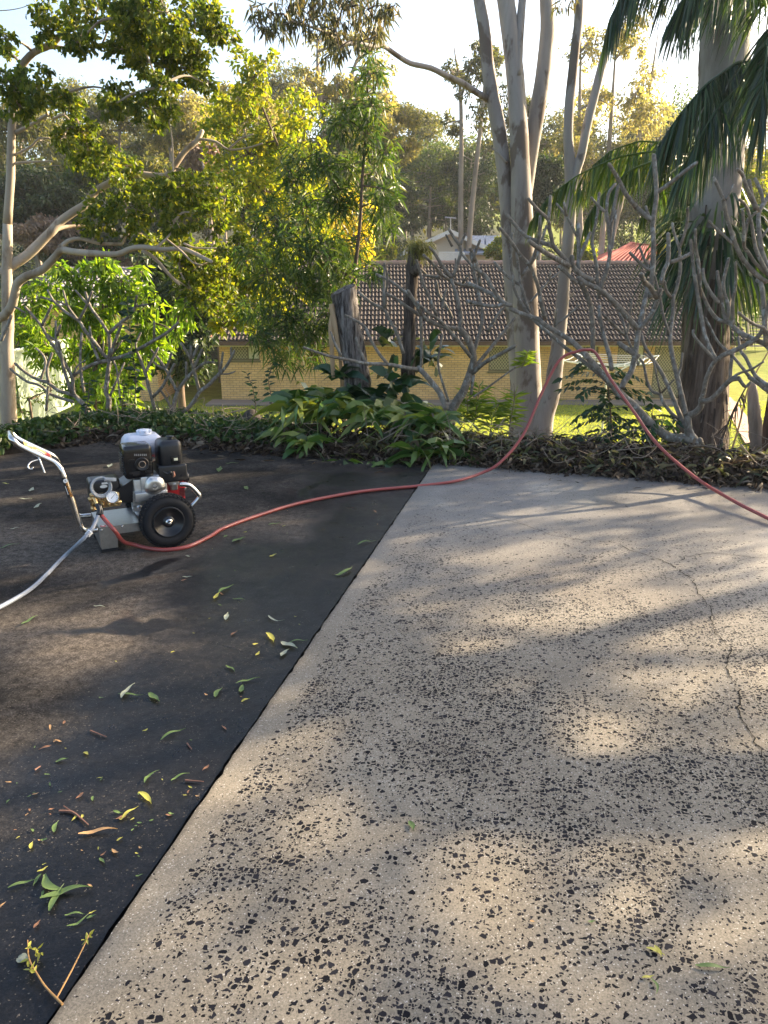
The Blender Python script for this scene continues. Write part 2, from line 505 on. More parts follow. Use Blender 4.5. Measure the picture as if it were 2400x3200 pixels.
o2 = slab('grimy_concrete_slab', dirty_poly, 0.0, .11, m_dirty(), jag2, -.04)
tag(o2, 'dark grimy concrete slab, partly wet, left of the joint', 'pavement')

LAWN = -3.12
def terrain_z(x, y):
    e = edge_y(x)
    d = (y - e)*.94
    x = np.asarray(x, float)
    hump = .02 + .075*np.clip(np.sin(np.clip(d/.95, 0, 1)*math.pi), 0, 1)
    t = np.clip((d - .7)/6.3, 0, 1); t = t*t*(3-2*t)*.55 + t*.45
    z = np.where(d < 0, -.13, hump*(1-t) + LAWN*t)
    far = np.clip(y - 40, 0, None)
    z = z + far*.10 + np.clip(far-30, 0, None)*.05
    z = z + np.where(y > 12, .06*np.sin(x*.7)*np.cos(y*.5), 0)
    return z
def m_ground():
    m, N, K, B = mat('ground')
    co = coords(N, K)
    xyz = N.new('ShaderNodeSeparateXYZ'); K.new(co, xyz.inputs[0])
    n1 = noise(N, K, co, 2.5, 7, .65); n2 = noise(N, K, co, 40, 5, .7)
    so = ramp(N, [(.3, (.025, .018, .012)), (.7, (.085, .062, .042))]); K.new(n2, so.inputs[0])
    gs = ramp(N, [(.3, (.10, .135, .018)), (.55, (.17, .20, .03)), (.75, (.24, .25, .055))]); K.new(n1, gs.inputs[0])
    g2 = ramp(N, [(.3, .6), (.7, 1.4)]); K.new(n2, g2.inputs[0])
    gc = mixc(N, K, .8, gs.outputs[0], g2.outputs[0], 'MULTIPLY')
    mr = N.new('ShaderNodeMapRange'); mr.inputs[1].default_value = -2.2; mr.inputs[2].default_value = -2.8
    hz = math_(N, K, 'MULTIPLY_ADD', n1, .8, xyz.outputs[2]); hz = math_(N, K, 'SUBTRACT', hz, .4)
    K.new(hz, mr.inputs[0])
    my = N.new('ShaderNodeMapRange'); my.inputs[1].default_value = 40; my.inputs[2].default_value = 46; K.new(xyz.outputs[1], my.inputs[0])
    f = math_(N, K, 'MAXIMUM', mr.outputs[0], my.outputs[0])
    hl = ramp(N, [(.3, (.022, .026, .011)), (.7, (.05, .052, .022))]); K.new(n1, hl.inputs[0])
    mh = N.new('ShaderNodeMapRange'); mh.inputs[1].default_value = 41; mh.inputs[2].default_value = 43; K.new(xyz.outputs[1], mh.inputs[0])
    xr = N.new('ShaderNodeMapRange'); xr.inputs[1].default_value = 20; xr.inputs[2].default_value = 17; K.new(xyz.outputs[0], xr.inputs[0])
    gc = mixc(N, K, math_(N, K, 'MULTIPLY', mh.outputs[0], xr.outputs[0]), gc, hl.outputs[0])
    K.new(mixc(N, K, f, so.outputs[0], gc), B.inputs['Base Color'])
    B.inputs['Roughness'].default_value = .95; B.inputs['Specular IOR Level'].default_value = .1
    bump(N, K, n2, .6, .04, B)
    return m
xs = np.concatenate([np.linspace(-300, -14, 24), np.linspace(-12, 12, 97), np.linspace(14, 300, 24)])
ys = np.concatenate([np.linspace(-60, 4, 8), np.linspace(4.4, 16, 100), np.linspace(16.5, 50, 60), np.linspace(54, 400, 40)])
gx, gy = np.meshgrid(xs, ys)
gz = terrain_z(gx, gy)
V = np.stack([gx, gy, gz], -1).reshape(-1, 3)
nx, ny = len(xs), len(ys)
i = np.arange(ny-1)[:, None]*nx; k = np.arange(nx-1)[None, :]
b = MB(); b.add(V, np.stack([i+k, i+k+1, i+nx+k+1, i+nx+k], -1).reshape(-1, 4))
tag(b.build('ground', m_ground(), smooth=True), kind='structure')

# cracks in the pale slab
def crack(pts, wpx, name='pavement_crack'):
    rng = np.random.RandomState(len(pts)*7+int(pts[0][0]))
    P = np.array([gr(x, y, .014)[:2] for x, y in pts])
    out = []
    for a, c in zip(P[:-1], P[1:]):
        n = max(2, int(np.linalg.norm(c-a)/.022))
        for t in np.arange(n)/n: out.append(a + (c-a)*t + rng.normal(0, .005, 2))
    out.append(P[-1]); out = np.array(out)
    T = np.gradient(out, axis=0); Nn = nrm(np.stack([-T[:, 1], T[:, 0]], -1))
    ww = wpx*rng.uniform(.2, .85, len(out))*np.minimum(1, np.minimum(np.arange(len(out)), np.arange(len(out))[::-1])/6+.2)
    L = out + Nn*ww[:, None]; R_ = out - Nn*ww[:, None]*rng.uniform(.3, 1, len(out))[:, None]
    V = np.vstack([np.c_[L, np.full(len(L), .0165)], np.c_[R_, np.full(len(L), .0165)]])
    n = len(out); q = np.array([(i, i+1, n+i+1, n+i) for i in range(n-1)])
    b = MB(); b.add(V, q)
    return b.build(name, M_CRACK)
M_CRACK = m_plain('crack_shadow', (.012, .011, .010), .95, spec=.1)
z2 = lambda L: [(1200+x/1.3825, 1300+y/1.3825) for x, y in L]
z4 = lambda L: [(1200+x/1.3825, 2200+y/1.3825) for x, y in L]
tag(crack(z2([(1000,545),(1060,580),(1130,600),(1240,640),(1290,680),(1335,705),(1350,740),(1362,772),(1410,830),(1415,880),(1430,940),(1480,990),(1503,1010),(1475,1050),(1485,1110),(1530,1180)])+z4([(1538,5),(1540,60),(1600,150),(1620,200),(1645,260),(1659,290)]), .0046),
    'long jagged crack running down the right side of the pale slab', 'crack', kind='structure')
tag(crack(z2([(410,425),(500,445),(600,470),(720,515),(870,540),(1000,545)]), .0035), 'fine crack crossing the far middle of the pale slab', 'crack', kind='structure')
tag(crack(z2([(1240,637),(1290,625),(1300,608),(1350,600),(1400,592),(1500,600),(1659,620)]), .004), 'side crack branching right off the long crack', 'crack', kind='structure')

# ------------------------------------------------------------------ brick house
def m_brick():
    m, N, K, B = mat('cream_brick')
    t = N.new('ShaderNodeTexCoord'); sx = N.new('ShaderNodeSeparateXYZ'); K.new(t.outputs['Object'], sx.inputs[0])
    cb = N.new('ShaderNodeCombineXYZ')
    K.new(math_(N, K, 'ADD', sx.outputs[0], sx.outputs[1]), cb.inputs[0]); K.new(sx.outputs[2], cb.inputs[1])
    br = N.new('ShaderNodeTexBrick')
    br.inputs['Scale'].default_value = 1; br.inputs['Brick Width'].default_value = .25; br.inputs['Row Height'].default_value = .088
    br.inputs['Mortar Size'].default_value = .009; br.inputs['Mortar Smooth'].default_value = .1
    br.inputs['Color1'].default_value = (.62, .385, .14, 1); br.inputs['Color2'].default_value = (.72, .465, .19, 1); br.inputs['Mortar'].default_value = (.34, .21, .11, 1)
    K.new(cb.outputs[0], br.inputs['Vector'])
    n = noise(N, K, t.outputs['Object'], 1.3, 6, .6); r = ramp(N, [(.3, .8), (.7, 1.12)]); K.new(n, r.inputs[0])
    K.new(mixc(N, K, 1.0, br.outputs['Color'], r.outputs[0], 'MULTIPLY'), B.inputs['Base Color'])
    B.inputs['Roughness'].default_value = .85
    return m
def m_tile(name, c0, c1):
    m, N, K, B = mat(name)
    co = coords(N, K)
    n = noise(N, K, co, 3.2, 6, .65); n2 = noise(N, K, co, 30, 4, .6)
    r = ramp(N, [(.3, c0), (.7, c1)]); K.new(n, r.inputs[0])
    r2 = ramp(N, [(.3, .75), (.7, 1.2)]); K.new(n2, r2.inputs[0])
    K.new(mixc(N, K, 1.0, r.outputs[0], r2.outputs[0], 'MULTIPLY'), B.inputs['Base Color'])
    B.inputs['Roughness'].default_value = .8
    bump(N, K, n2, .3, .01, B)
    return m
def m_lattice():
    m, N, K, B = mat('diamond_screen')
    t = N.new('ShaderNodeTexCoord'); sx = N.new('ShaderNodeSeparateXYZ'); K.new(t.outputs['Object'], sx.inputs[0])
    def lines(s):
        u = math_(N, K, 'ADD', math_(N, K, 'MULTIPLY', sx.outputs[0], 1.25), math_(N, K, 'MULTIPLY', sx.outputs[2], s))
        f = math_(N, K, 'FRACT', math_(N, K, 'MULTIPLY', u, 7.0))
        return math_(N, K, 'LESS_THAN', f, .22)
    l = math_(N, K, 'MAXIMUM', lines(1.0), lines(-1.0))
    K.new(mixc(N, K, l, (.13, .115, .06), (.42, .36, .18)), B.inputs['Base Color'])
    B.inputs['Roughness'].default_value = .5
    return m
M_BRICK = m_brick(); M_TILE = m_tile('brown_roof_tile', (.026, .0165, .013), (.080, .053, .041)); M_GTILE = m_tile('grey_roof_tile', (.16, .15, .15), (.30, .28, .27))
M_RTILE = m_tile('terracotta_tile', (.42, .12, .06), (.62, .24, .13)); M_LAT = m_lattice()
M_FASC = m_plain('brown_gutter', (.085, .042, .025), .5); M_CREAM = m_plain('cream_paint', (.74, .68, .44), .6)
M_FRAME = m_plain('olive_frame', (.15, .125, .05), .5); M_GLASS = m_plain('dark_glass', (.05, .055, .05), .15)
M_CURT = m_plain('pale_curtain', (.55, .53, .34), .8, var=.25, scale=14); M_CONC = m_plain('grey_concrete', (.20, .17, .14), .9)
M_WHITE = m_plain('white_paint', (.78, .76, .72), .5)

def tile_roof(b, x0, x1, ye, ze, yr, zr, rows, roll=.15, hh=.055, lip=.055, sgn=1):
    L = math.hypot(yr-ye, zr-ze); uy, uz = (yr-ye)/L, (zr-ze)/L; ny, nz = -uz, uy
    if nz < 0: ny, nz = -ny, -nz
    n = int((x1-x0)/roll)
    prof = [(0, 0), (.22, .05), (.38, .62), (.55, 1.0), (.72, .85), (.86, .3), (.95, 0.0)]
    px = []; ph = []
    for k in range(n):
        for t, h in prof: px.append(x0 + (k+t)*(x1-x0)/n); ph.append(h*hh)
    px.append(x1); ph.append(0); px = np.array(px); ph = np.array(ph); N_ = len(px)
    for r in range(rows):
        s0, s1 = L*r/rows - .02, L*(r+1)/rows + .03
        def row(s, h): return np.stack([px, ye+uy*s+ny*h, ze+uz*s+nz*h], -1)
        A = row(s0, ph*0 - .005); Bq = row(s0, ph+lip); Cq = row(s1, ph*.9 + .004)
        V = np.vstack([A, Bq, Bq, Cq]); i = np.arange(N_-1)
        q = np.concatenate([np.stack([i, i+1, N_+i+1, N_+i], -1), np.stack([2*N_+i, 2*N_+i+1, 3*N_+i+1, 3*N_+i], -1)])
        b.add(V, q)
        b.add([tuple(A[0]), tuple(Bq[0]), tuple(Cq[0])], np.array([(0, 1, 2)])); b.add([tuple(A[-1]), tuple(Bq[-1]), tuple(Cq[-1])], np.array([(0, 1, 2)]))

def wall_grid(b, x0, x1, z0, z1, y, th, opens):
    xs = sorted({x0, x1} | {o[0] for o in opens} | {o[1] for o in opens}); zs = sorted({z0, z1} | {o[2] for o in opens} | {o[3] for o in opens})
    for xa, xb in zip(xs[:-1], xs[1:]):
        for za, zb in zip(zs[:-1], zs[1:]):
            cx, cz = (xa+xb)/2, (za+zb)/2
            if any(o[0] < cx < o[1] and o[2] < cz < o[3] for o in opens): continue
            b.box((xa, y, za), (xb, y+th, zb))

WY = 30.6
hx0, hx1, hz0, hz1 = at(688, 1150, WY)[0], 13.6, LAWN, -.74
house = thing('brick_house', 'low cream brick house with brown tiled roof below the bank', 'house', (3.5, 36, LAWN))
def op(x0, y0, x1, y1): 
    a = at(x0, y0, WY); c = at(x1, y1, WY); return (a[0], c[0], c[2], min(a[2], -.86))
O_W1, O_W2, O_W3, O_W4, O_D = op(719, 1060, 812, 1126), op(1530, 1060, 1640, 1160), op(1806, 1060, 1866, 1150), op(1934, 1060, 2013, 1139), op(2050, 1060, 2126, 1246)
b = MB(); wall_grid(b, hx0, hx1, hz0, hz1, WY, .23, [O_W1, O_W2, O_W3, O_W4, O_D])
b.box((hx0, WY+.23, hz0), (hx0+.23, 41.2, hz1)); b.box((hx1-.23, WY+.23, hz0), (hx1, 41.2, hz1)); b.box((hx0, 41.2, hz0), (hx1, 41.43, hz1))
ZR = at(1800, 826, 36)[2]; ZE = at(1800, 1066, 30)[2]
for gx_ in (hx0, hx1-.23):
    b.prism([(WY, hz1), (41.43, hz1), (36, ZR-.25)], gx_, gx_+.23, lambda y, z, x: (x, y, z))
b.build('wall', M_BRICK, house)
b = MB(); tile_roof(b, -6.85, 14.0, 30.0, ZE, 36.0, ZR, 17); tile_roof(b, -6.85, 14.0, 42.0, ZE, 36.0, ZR, 8)
roof = b.build('roof', M_TILE, house)
b = MB()
for k in range(48):
    x = -6.85 + k*20.85/48; b.tube([(x, 36, ZR+.03), (x+.46, 36, ZR+.045)], [.13, .14], 10, 1)
rc = b.build('ridge_cap', m_tile('ridge_tile', (.20, .12, .09), (.34, .22, .17)), roof)
b = MB()
for k in range(17):
    t0, t1 = k/17, (k+1)/17+.01
    y0, y1 = 30-.02+6*t0, 30+6*t1; z0, z1 = ZE+(ZR-ZE)*t0+.09, ZE+(ZR-ZE)*t1+.06
    b.prism([(-7.02, 0), (-6.62, 0), (-6.62, .05), (-7.02, .05)], 0, 1, lambda x, h, d, y0=y0, y1=y1, z0=z0, z1=z1: (x, y0+(y1-y0)*d, z0+(z1-z0)*d+h))
b.build('verge_tile', M_RTILE, roof)
b = MB(); b.box((-6.9, 29.86, ZE-.16), (14.05, 29.98, ZE-.01)); b.build('gutter', M_FASC, house)
b = MB(); b.box((-6.85, 29.98, ZE-.20), (14.0, WY, ZE-.165)); b.box((-6.85, 29.98, ZE-.30), (-6.72, 30.05, ZE-.20)); b.build('soffit', M_CREAM, house)
b = MB(); b.box((hx0, WY-.04, -.90), (hx1, WY-.002, ZE-.205)); b.build('frieze_board', M_CREAM, house)
def window(o, lat=True, curt=False, label=None):
    x0, x1, z0, z1 = o; y = WY+.09; fr = .055
    b = MB(); b.box((x0, y, z0), (x0+fr, y+.06, z1)); b.box((x1-fr, y, z0), (x1, y+.06, z1)); b.box((x0+fr, y, z0), (x1-fr, y+.06, z0+fr)); b.box((x0+fr, y, z1-fr), (x1-fr, y+.06, z1))
    xm = x0 + (x1-x0)*.58; b.box((xm-.025, y-.004, z0+fr), (xm+.025, y+.056, z1-fr))
    w_ = b.build('window', M_FRAME, house)
    b = MB(); b.box((x0+fr, y+.03, z0+fr), (xm-.025, y+.04, z1-fr)); b.build('screen', M_LAT, w_)
    b = MB(); b.box((xm+.025, y+.03, z0+fr), (x1-fr, y+.04, z1-fr)); b.build('pane', M_CURT if curt else M_GLASS, w_)
    b = MB(); b.box((x0-.04, WY-.06, z0-.07), (x1+.04, WY+.09, z0-.003)); b.build('sill', M_FRAME, w_)
window(O_W1, curt=True); window(O_W2); window(O_W3, curt=True); window(O_W4, curt=True)
x0, x1, z0, z1 = O_D
b = MB(); y = WY+.1
b.box((x0, y, z0), (x0+.08, y+.06, z1)); b.box((x1-.08, y, z0), (x1, y+.06, z1)); b.box((x0+.08, y, z1-.08), (x1-.08, y+.06, z1)); b.box((x0+.08, y, z0), (x1-.08, y+.06, z0+.16)); b.box((x0+.08, y, (z0+z1)/2-.05), (x1-.08, y+.05, (z0+z1)/2+.02))
dr_ = b.build('door', M_FRAME, house)
b = MB(); b.box((x0+.08, y+.03, z0+.16), (x1-.08, y+.04, (z0+z1)/2-.05)); b.box((x0+.08, y+.03, (z0+z1)/2+.02), (x1-.08, y+.04, z1-.08)); b.build('screen', M_LAT, dr_)
b = MB(); b.box((x1-.15, y-.03, (z0+z1)/2-.03), (x1-.12, y-.003, (z0+z1)/2+.06)); b.build('handle', M_WHITE, dr_)
b = MB(); b.box((x0-.05, WY-.25, LAWN-.1), (x1+.05, WY-.002, z0-.02)); b.build('doorstep', M_CONC, house)
b = MB(); b.box((hx0-.4, WY-1.25, LAWN-.2), (hx1+.2, WY+.1, LAWN+.05)); tag(b.build('house_apron', M_CONC), 'grey concrete strip along the foot of the brick wall', 'path', kind='structure')

# ------------------------------------------------------------------ far houses
gh = thing('grey_roofed_house', 'house with grey tiled roof half hidden behind the bright shrub', 'house', tuple(at(260, 950, 33)*[1,1,0]+[0,0,LAWN]))
gx0, gx1 = at(30, 900, 30)[0], at(490, 900, 30)[0]; gzr = at(250, 846, 34)[2]; gze = at(250, 960, 30)[2]
b = MB(); tile_roof(b, gx0, gx1, 30, gze, 34, gzr, 12, roll=.2); tile_roof(b, gx0, gx1, 38, gze, 34, gzr, 6, roll=.2); grf = b.build('roof', M_GTILE, gh)
b = MB()
for k in range(20):
    x = gx0+(gx1-gx0)*k/20; b.tube([(x, 34, gzr+.03), (x+(gx1-gx0)/20+.02, 34, gzr+.045)], .12, 8, 1)
b.build('ridge_cap', m_tile('grey_ridge', (.22, .2, .19), (.36, .33, .31)), grf)
b = MB(); b.box((gx0+.4, 30.5, LAWN), (gx1-.4, 37.5, gze-.05))
for q in (gx0+.4, gx1-.6): b.prism([(30.5, gze-.05), (37.5, gze-.05), (34, gzr-.2)], q, q+.2, lambda y, z, x: (x, y, z))
b.build('wall', M_BRICK, gh)

M_BLUE = m_plain('blue_grey_sheet', (.25, .29, .38), .6, var=.06); M_SOL = m_plain('solar_panel', (.08, .09, .13), .25); M_CREAM2 = m_plain('cream_wall', (.66, .56, .44), .8)
YB = 52
bh = thing('blue_roofed_house', 'cream house with blue grey sheet roof and aerial beyond the brick house', 'house', at(1400, 850, YB))
def B3(x, y, d=0): return at(x, y, YB+d)
rb = MB()
def plane(b, pts, th=.12):
    P = np.array(pts); n = nrm(np.cross(P[1]-P[0], P[2]-P[0]))
    if n[2] < 0: n = -n
    k = len(P); V = np.vstack([P, P-n*th])
    b.add(V, [np.array([list(range(k))]), np.array([list(range(k, 2*k))[::-1]]), np.array([(i, k+i, k+(i+1)%k, (i+1)%k) for i in range(k)])])
rt = B3(1408, 716); le = B3(1258, 784)
back = np.array([0, 9, 0])
ri = np.array([rt[0]*2-le[0], rt[1], le[2]])
plane(rb, [le, rt, rt+back, le+back]); plane(rb, [rt+[0.02,0,0], ri, ri+back, rt+back+[0.02,0,0]])
ra = B3(1420, 737, 4); rb2 = B3(1560, 737, 4); rc_ = B3(1560, 792, 0); rd = B3(1420, 792, 0)
plane(rb, [rd+[0,-.5,.02], rc_+[0,-.5,.02], rb2+[0,0,.02], ra+[0,0,.02]])
brf = rb.build('roof', M_BLUE, bh)
b = MB()
for f0 in (.12, .42, .70):
    P = [rd+(rc_-rd)*f0, rd+(rc_-rd)*(f0+.24), ra+(rb2-ra)*(f0+.24), ra+(rb2-ra)*f0]
    Pm = [P[0]*.75+P[3]*.25, P[1]*.75+P[2]*.25, P[1]*.2+P[2]*.8, P[0]*.2+P[3]*.8]
    plane(b, [p+[0, -.1, .22] for p in Pm], .05)
b.build('solar_panel', M_SOL, brf)
b = MB(); zb = at(1400, 900, YB)[2]
b.prism([(le[0]+.4, zb), (ri[0]-.4, zb), (ri[0]-.4, ri[2]+.1), (rt[0], rt[2]-.25), (le[0]+.4, le[2]+.1)], YB+.5, YB+8, lambda x, z, y: (x, y, z))
b.box((rd[0], YB+.3, zb), (rc_[0]-.3, YB+8, rd[2]-.15)); b.build('wall', M_CREAM2, bh)
b = MB(); 
plane(b, [rt+[0,-.04,0], ri+[0,-.04,0], ri+[0,-.04,-.28], rt+[0,-.04,-.28]], .05); plane(b, [rt+[0,-.04,0], le+[0,-.04,0], le+[0,-.04,-.28], rt+[0,-.04,-.28]], .05)
b.build('barge_board', M_WHITE, bh)
b = MB()
p0, p1 = B3(1372, 789, -1), B3(1450, 789, -1)
for k in range(22):
    q = p0+(p1-p0)*k/21; b.tube([q, q-[0,0,.9]], .035, 5, 1)
b.tube([p0, p1], .05, 6, 1); b.tube([p0-[0,0,.9], p1-[0,0,.9]], .05, 6, 1); b.build('balcony_railing', M_WHITE, bh)
b = MB(); q = B3(1408, 716, .6); t = B3(1408, 681, .6)
b.tube([q, t], .035, 6, 1)
u_ = ppm(YB)
b.tube([t+[-16*u_, 0, .05], t+[16*u_, 0, -.02]], .035, 6, 1)
for k in range(6): x = (-13+k*5)*u_; b.tube([t+[x, -.3, .02], t+[x, .3, .02]], .02, 5, 1)
b.build('aerial', m_plain('aerial_metal', (.6, .6, .62), .4, metal=.8), bh)

YR_ = 50
rh = thing('red_roofed_house', 'house with pinkish red hipped roof beyond the brick house', 'house', at(1980, 860, YR_))
ap = at(1972, 764, YR_+4); a2 = at(2060, 772, YR_+5); lf = at(1862, 824, YR_); rg = at(2120, 824, YR_); bl_ = lf+[0, 9, 0]; br_ = rg+[0, 9, 0]
mm = at(1945, 824, YR_)
b = MB(); plane(b, [lf, rg, a2, ap]); plane(b, [bl_, lf, ap]); plane(b, [rg, br_, a2]); plane(b, [br_, bl_, ap, a2])
M_RED = m_plain('red_sheet_roof', (.30, .060, .052), .8, spec=.15, var=.15, scale=2)
rr_ = b.build('roof', M_RED, rh)
b = MB(); b.tube([lf+[0,0,.06], ap+[0,0,.08], a2+[0,0,.08], rg+[0,0,.06]], .11, 8, 1); 
for f_ in np.linspace(.05, .95, 16):
    p = lf+(rg-lf)*f_; q = ap+(a2-ap)*f_; b.tube([p+[0,0,.04], q+[0,0,.04]], .035, 5, 1)
b.build('roof_rib', m_plain('red_rib', (.36, .10, .085), .8, spec=.15), rr_)
b = MB(); b.tube([lf, rg], .1, 8, 1); b.build('gutter', m_plain('pink_gutter', (.6, .3, .27), .5), rh)
b = MB(); zb = at(1980, 905, YR_)[2]; b.box((lf[0]+.6, YR_+.6, zb), (rg[0]-.6, YR_+8, lf[2]-.15)); b.build('wall', M_CREAM2, rh)

# ------------------------------------------------------------------ fence, clothes line, path and other yard things
fe = thing('sheet_fence', 'pale green ribbed metal fence behind the bare branches', 'fence', at(85, 1215, 15.5))
fa, fb_ = at(38, 1092, 15), at(215, 1070, 18); 
b = MB(); n = 46; zt = at(80, 1090, 15.5)[2]; zb = zt-1.5
P = [fa+(fb_-fa)*k/n for k in range(n+1)]
V = []
for k, p in enumerate(P):
    o_ = .02*(1 if (k % 4) < 2 else -1); V += [(p[0], p[1]+o_, zb), (p[0], p[1]+o_, zt)]
b.add(V, np.array([(2*k, 2*k+2, 2*k+3, 2*k+1) for k in range(n)])); b.build('fence_sheet', m_plain('pale_green_sheet', (.24, .29, .22), .5), fe)
b = MB(); b.tube([(fa[0], fa[1], zt), (fb_[0], fb_[1], zt)], .035, 6, 1); b.build('top_rail', m_plain('fence_rail', (.42, .48, .40), .5), fe)

YH = 24.0
cl = thing('rotary_clothes_line', 'white rotary clothes line standing on the lawn before the brick wall', 'clothes line', at(1900, 1310, YH)*[1,1,0]+[0,0,LAWN])
M_WIRE = m_plain('white_wire', (.75, .73, .70), .4)
hub = at(1898, 1150, YH); b = MB(); b.tube([(hub[0], YH, LAWN), (hub[0], YH, hub[2]+.12)], .032, 10, 1); b.build('pole', m_plain('cream_pole', (.62, .58, .45), .5), cl)
b = MB(); tips = []
for k in range(4):
    a = rad(20+90*k); tp = np.array([hub[0]+1.9*math.cos(a), YH+1.9*math.sin(a), hub[2]+.32]); tips.append(tp)
    b.tube([hub, tp], .018, 6, 1); b.tube([hub-[0,0,.3], hub*.45+tp*.55], .012, 6, 1)
b.build('arm', M_WIRE, cl)
b = MB()
for f_ in (.35, .55, .72, .87, 1.0):
    for k in range(4):
        p, q = hub*(1-f_)+tips[k]*f_, hub*(1-f_)+tips[(k+1)%4]*f_; md = (p+q)/2-[0,0,.05]; b.tube([p, md, q], .007, 5, 3)
b.build('line_wire', M_WIRE, cl)
b = MB(); pth = [at(2262, 1215, 28), at(2330, 1290, 22.5), at(2400, 1300, 22), at(2310, 1200, 29)]
b.add([(p[0], p[1], LAWN+.09) for p in [at(2255,1190,31), at(2290,1190,31), at(2420,1310,22), at(2340,1310,22)]], np.array([(0,1,2,3)]))
tag(b.build('brick_path', m_plain('path_brick', (.40, .26, .19), .85, scale=8, var=.3)), 'pinkish brick path on the lawn right of the thick trunk', 'path', kind='structure')
sl_p = at(2380, 1090, 46); sl_z = float(terrain_z(sl_p[0], 46))
sl = thing('slatted_screen', 'weathered slatted timber screen on the far lawn at the right edge', 'screen', (sl_p[0], 46, sl_z))
M_TIMB = m_plain('grey_timber', (.42, .36, .30), .8, var=.25)
slt = at(2380, 985, 46)
b = MB()
for k in range(11):
    z_ = sl_z + .25 + (slt[2]-sl_z-.3)*k/10; b.box((slt[0]-.75, 46, z_-.05), (slt[0]+1.2, 46.04, z_+.05))
b.build('slat_panel', M_TIMB, sl)
for dx in (-.7, 1.1):
    b = MB(); b.box((slt[0]+dx, 46.05, sl_z-.1), (slt[0]+dx+.1, 46.15, slt[2]+.05)); b.build('post', M_TIMB, sl)
p = at(2388, 985, 58); p[2] = float(terrain_z(p[0], 58)); b = MB()
b.rbox((p[0]-.28, 58, p[2]+.05), (p[0]+.28, 58.6, p[2]+.95), .05); b.rbox((p[0]-.31, 57.95, p[2]+.952), (p[0]+.31, 58.65, p[2]+1.05), .03)
for dx in (-.22, .18): b.tube([(p[0]+dx, 58.55, p[2]+.08), (p[0]+dx+.05, 58.55, p[2]+.08)], .09, 10, 1)
tag(b.build('wheelie_bin', m_plain('green_plastic', (.03, .16, .07), .5)), 'green bin far off beside the slatted screen', 'bin')
# ------------------------------------------------------------------ vegetation
RG = np.random.RandomState
# leaf materials
L_BROAD = m_leaf('broad_leaf', [(.035,.066,.012), (.07,.115,.018), (.12,.165,.025), (.20,.21,.03)], .56, (1.8,1.6,.45))
L_LIME = m_leaf('lime_leaf', [(.085,.135,.014), (.145,.19,.02), (.215,.235,.025), (.29,.26,.035)], .6, (1.6,1.55,.35))
L_WATTLE = m_leaf('narrow_leaf', [(.022,.05,.018), (.04,.08,.024), (.07,.12,.03), (.13,.16,.04)], .46, (1.6,1.6,.5), .4)
L_MANGO = m_leaf('glossy_green_leaf', [(.055,.11,.014), (.10,.18,.02), (.16,.24,.025), (.21,.27,.04)], .58, (1.7,1.7,.4), .35)
L_GUM = m_leaf('gum_leaf', [(.045,.062,.036), (.075,.09,.045), (.11,.115,.055), (.15,.12,.06)], .4, (1.6,1.4,.7))
L_GOLD = m_leaf('gold_gum_leaf', [(.13,.14,.055), (.20,.195,.075), (.27,.245,.10), (.35,.29,.14)], .62, (1.5,1.45,.75))
L_OLIVE = m_leaf('olive_leaf', [(.045,.062,.024), (.075,.092,.032), (.115,.125,.042), (.17,.155,.06)], .5, (1.6,1.5,.6))
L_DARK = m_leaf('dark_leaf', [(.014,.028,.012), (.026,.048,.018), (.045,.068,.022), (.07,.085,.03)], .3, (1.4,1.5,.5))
L_MID = m_leaf('mid_green_leaf', [(.024,.050,.014), (.045,.078,.02), (.075,.115,.026), (.12,.145,.035)], .45, (1.5,1.5,.5))
L_YELLOW = m_leaf('yellow_blossom', [(.42,.36,.03), (.58,.50,.05), (.68,.60,.08)], .5, (1.4,1.3,.6))
L_PALM = m_leaf('palm_leaflet', [(.012,.034,.018), (.02,.05,.022), (.035,.075,.025), (.065,.105,.03)], .28, (1.7,1.6,.45), .32, .5)
L_PALML = m_leaf('light_palm_leaflet', [(.03,.07,.018), (.055,.11,.022), (.09,.15,.028), (.14,.17,.035)], .42, (1.7,1.6,.4), .32, .5)
L_STRAP = m_leaf('strap_leaf', [(.018,.050,.013), (.036,.092,.02), (.085,.155,.026), (.20,.22,.04)], .28, (1.6,1.6,.4), .3, .55)
L_IVY = m_leaf('ivy_leaf', [(.016,.040,.012), (.03,.065,.018), (.055,.095,.028), (.085,.10,.035)], .25, None, .4)
L_LITTER = m_leaf('dry_litter', [(.018,.012,.009), (.042,.028,.019), (.080,.058,.040), (.16,.132,.10)], .15, (1.3,1.1,.8), .7, .2)
L_GRASS = m_leaf('lawn_blade', [(.20,.26,.028), (.30,.35,.04), (.40,.41,.055), (.46,.42,.09)], .6, (1.6,1.6,.4), .6, .2)
L_WEED = m_leaf('bright_weed', [(.07,.13,.02), (.12,.19,.03), (.18,.22,.04)], .5, (1.6,1.6,.4))
L_MOSS = m_leaf('moss', [(.12,.12,.04), (.2,.19,.06), (.28,.24,.09)], .35)
L_DRY = m_leaf('dry_twig_leaf', [(.17,.12,.085), (.24,.17,.12), (.30,.21,.16)], .3, (1.3,1.1,.8))

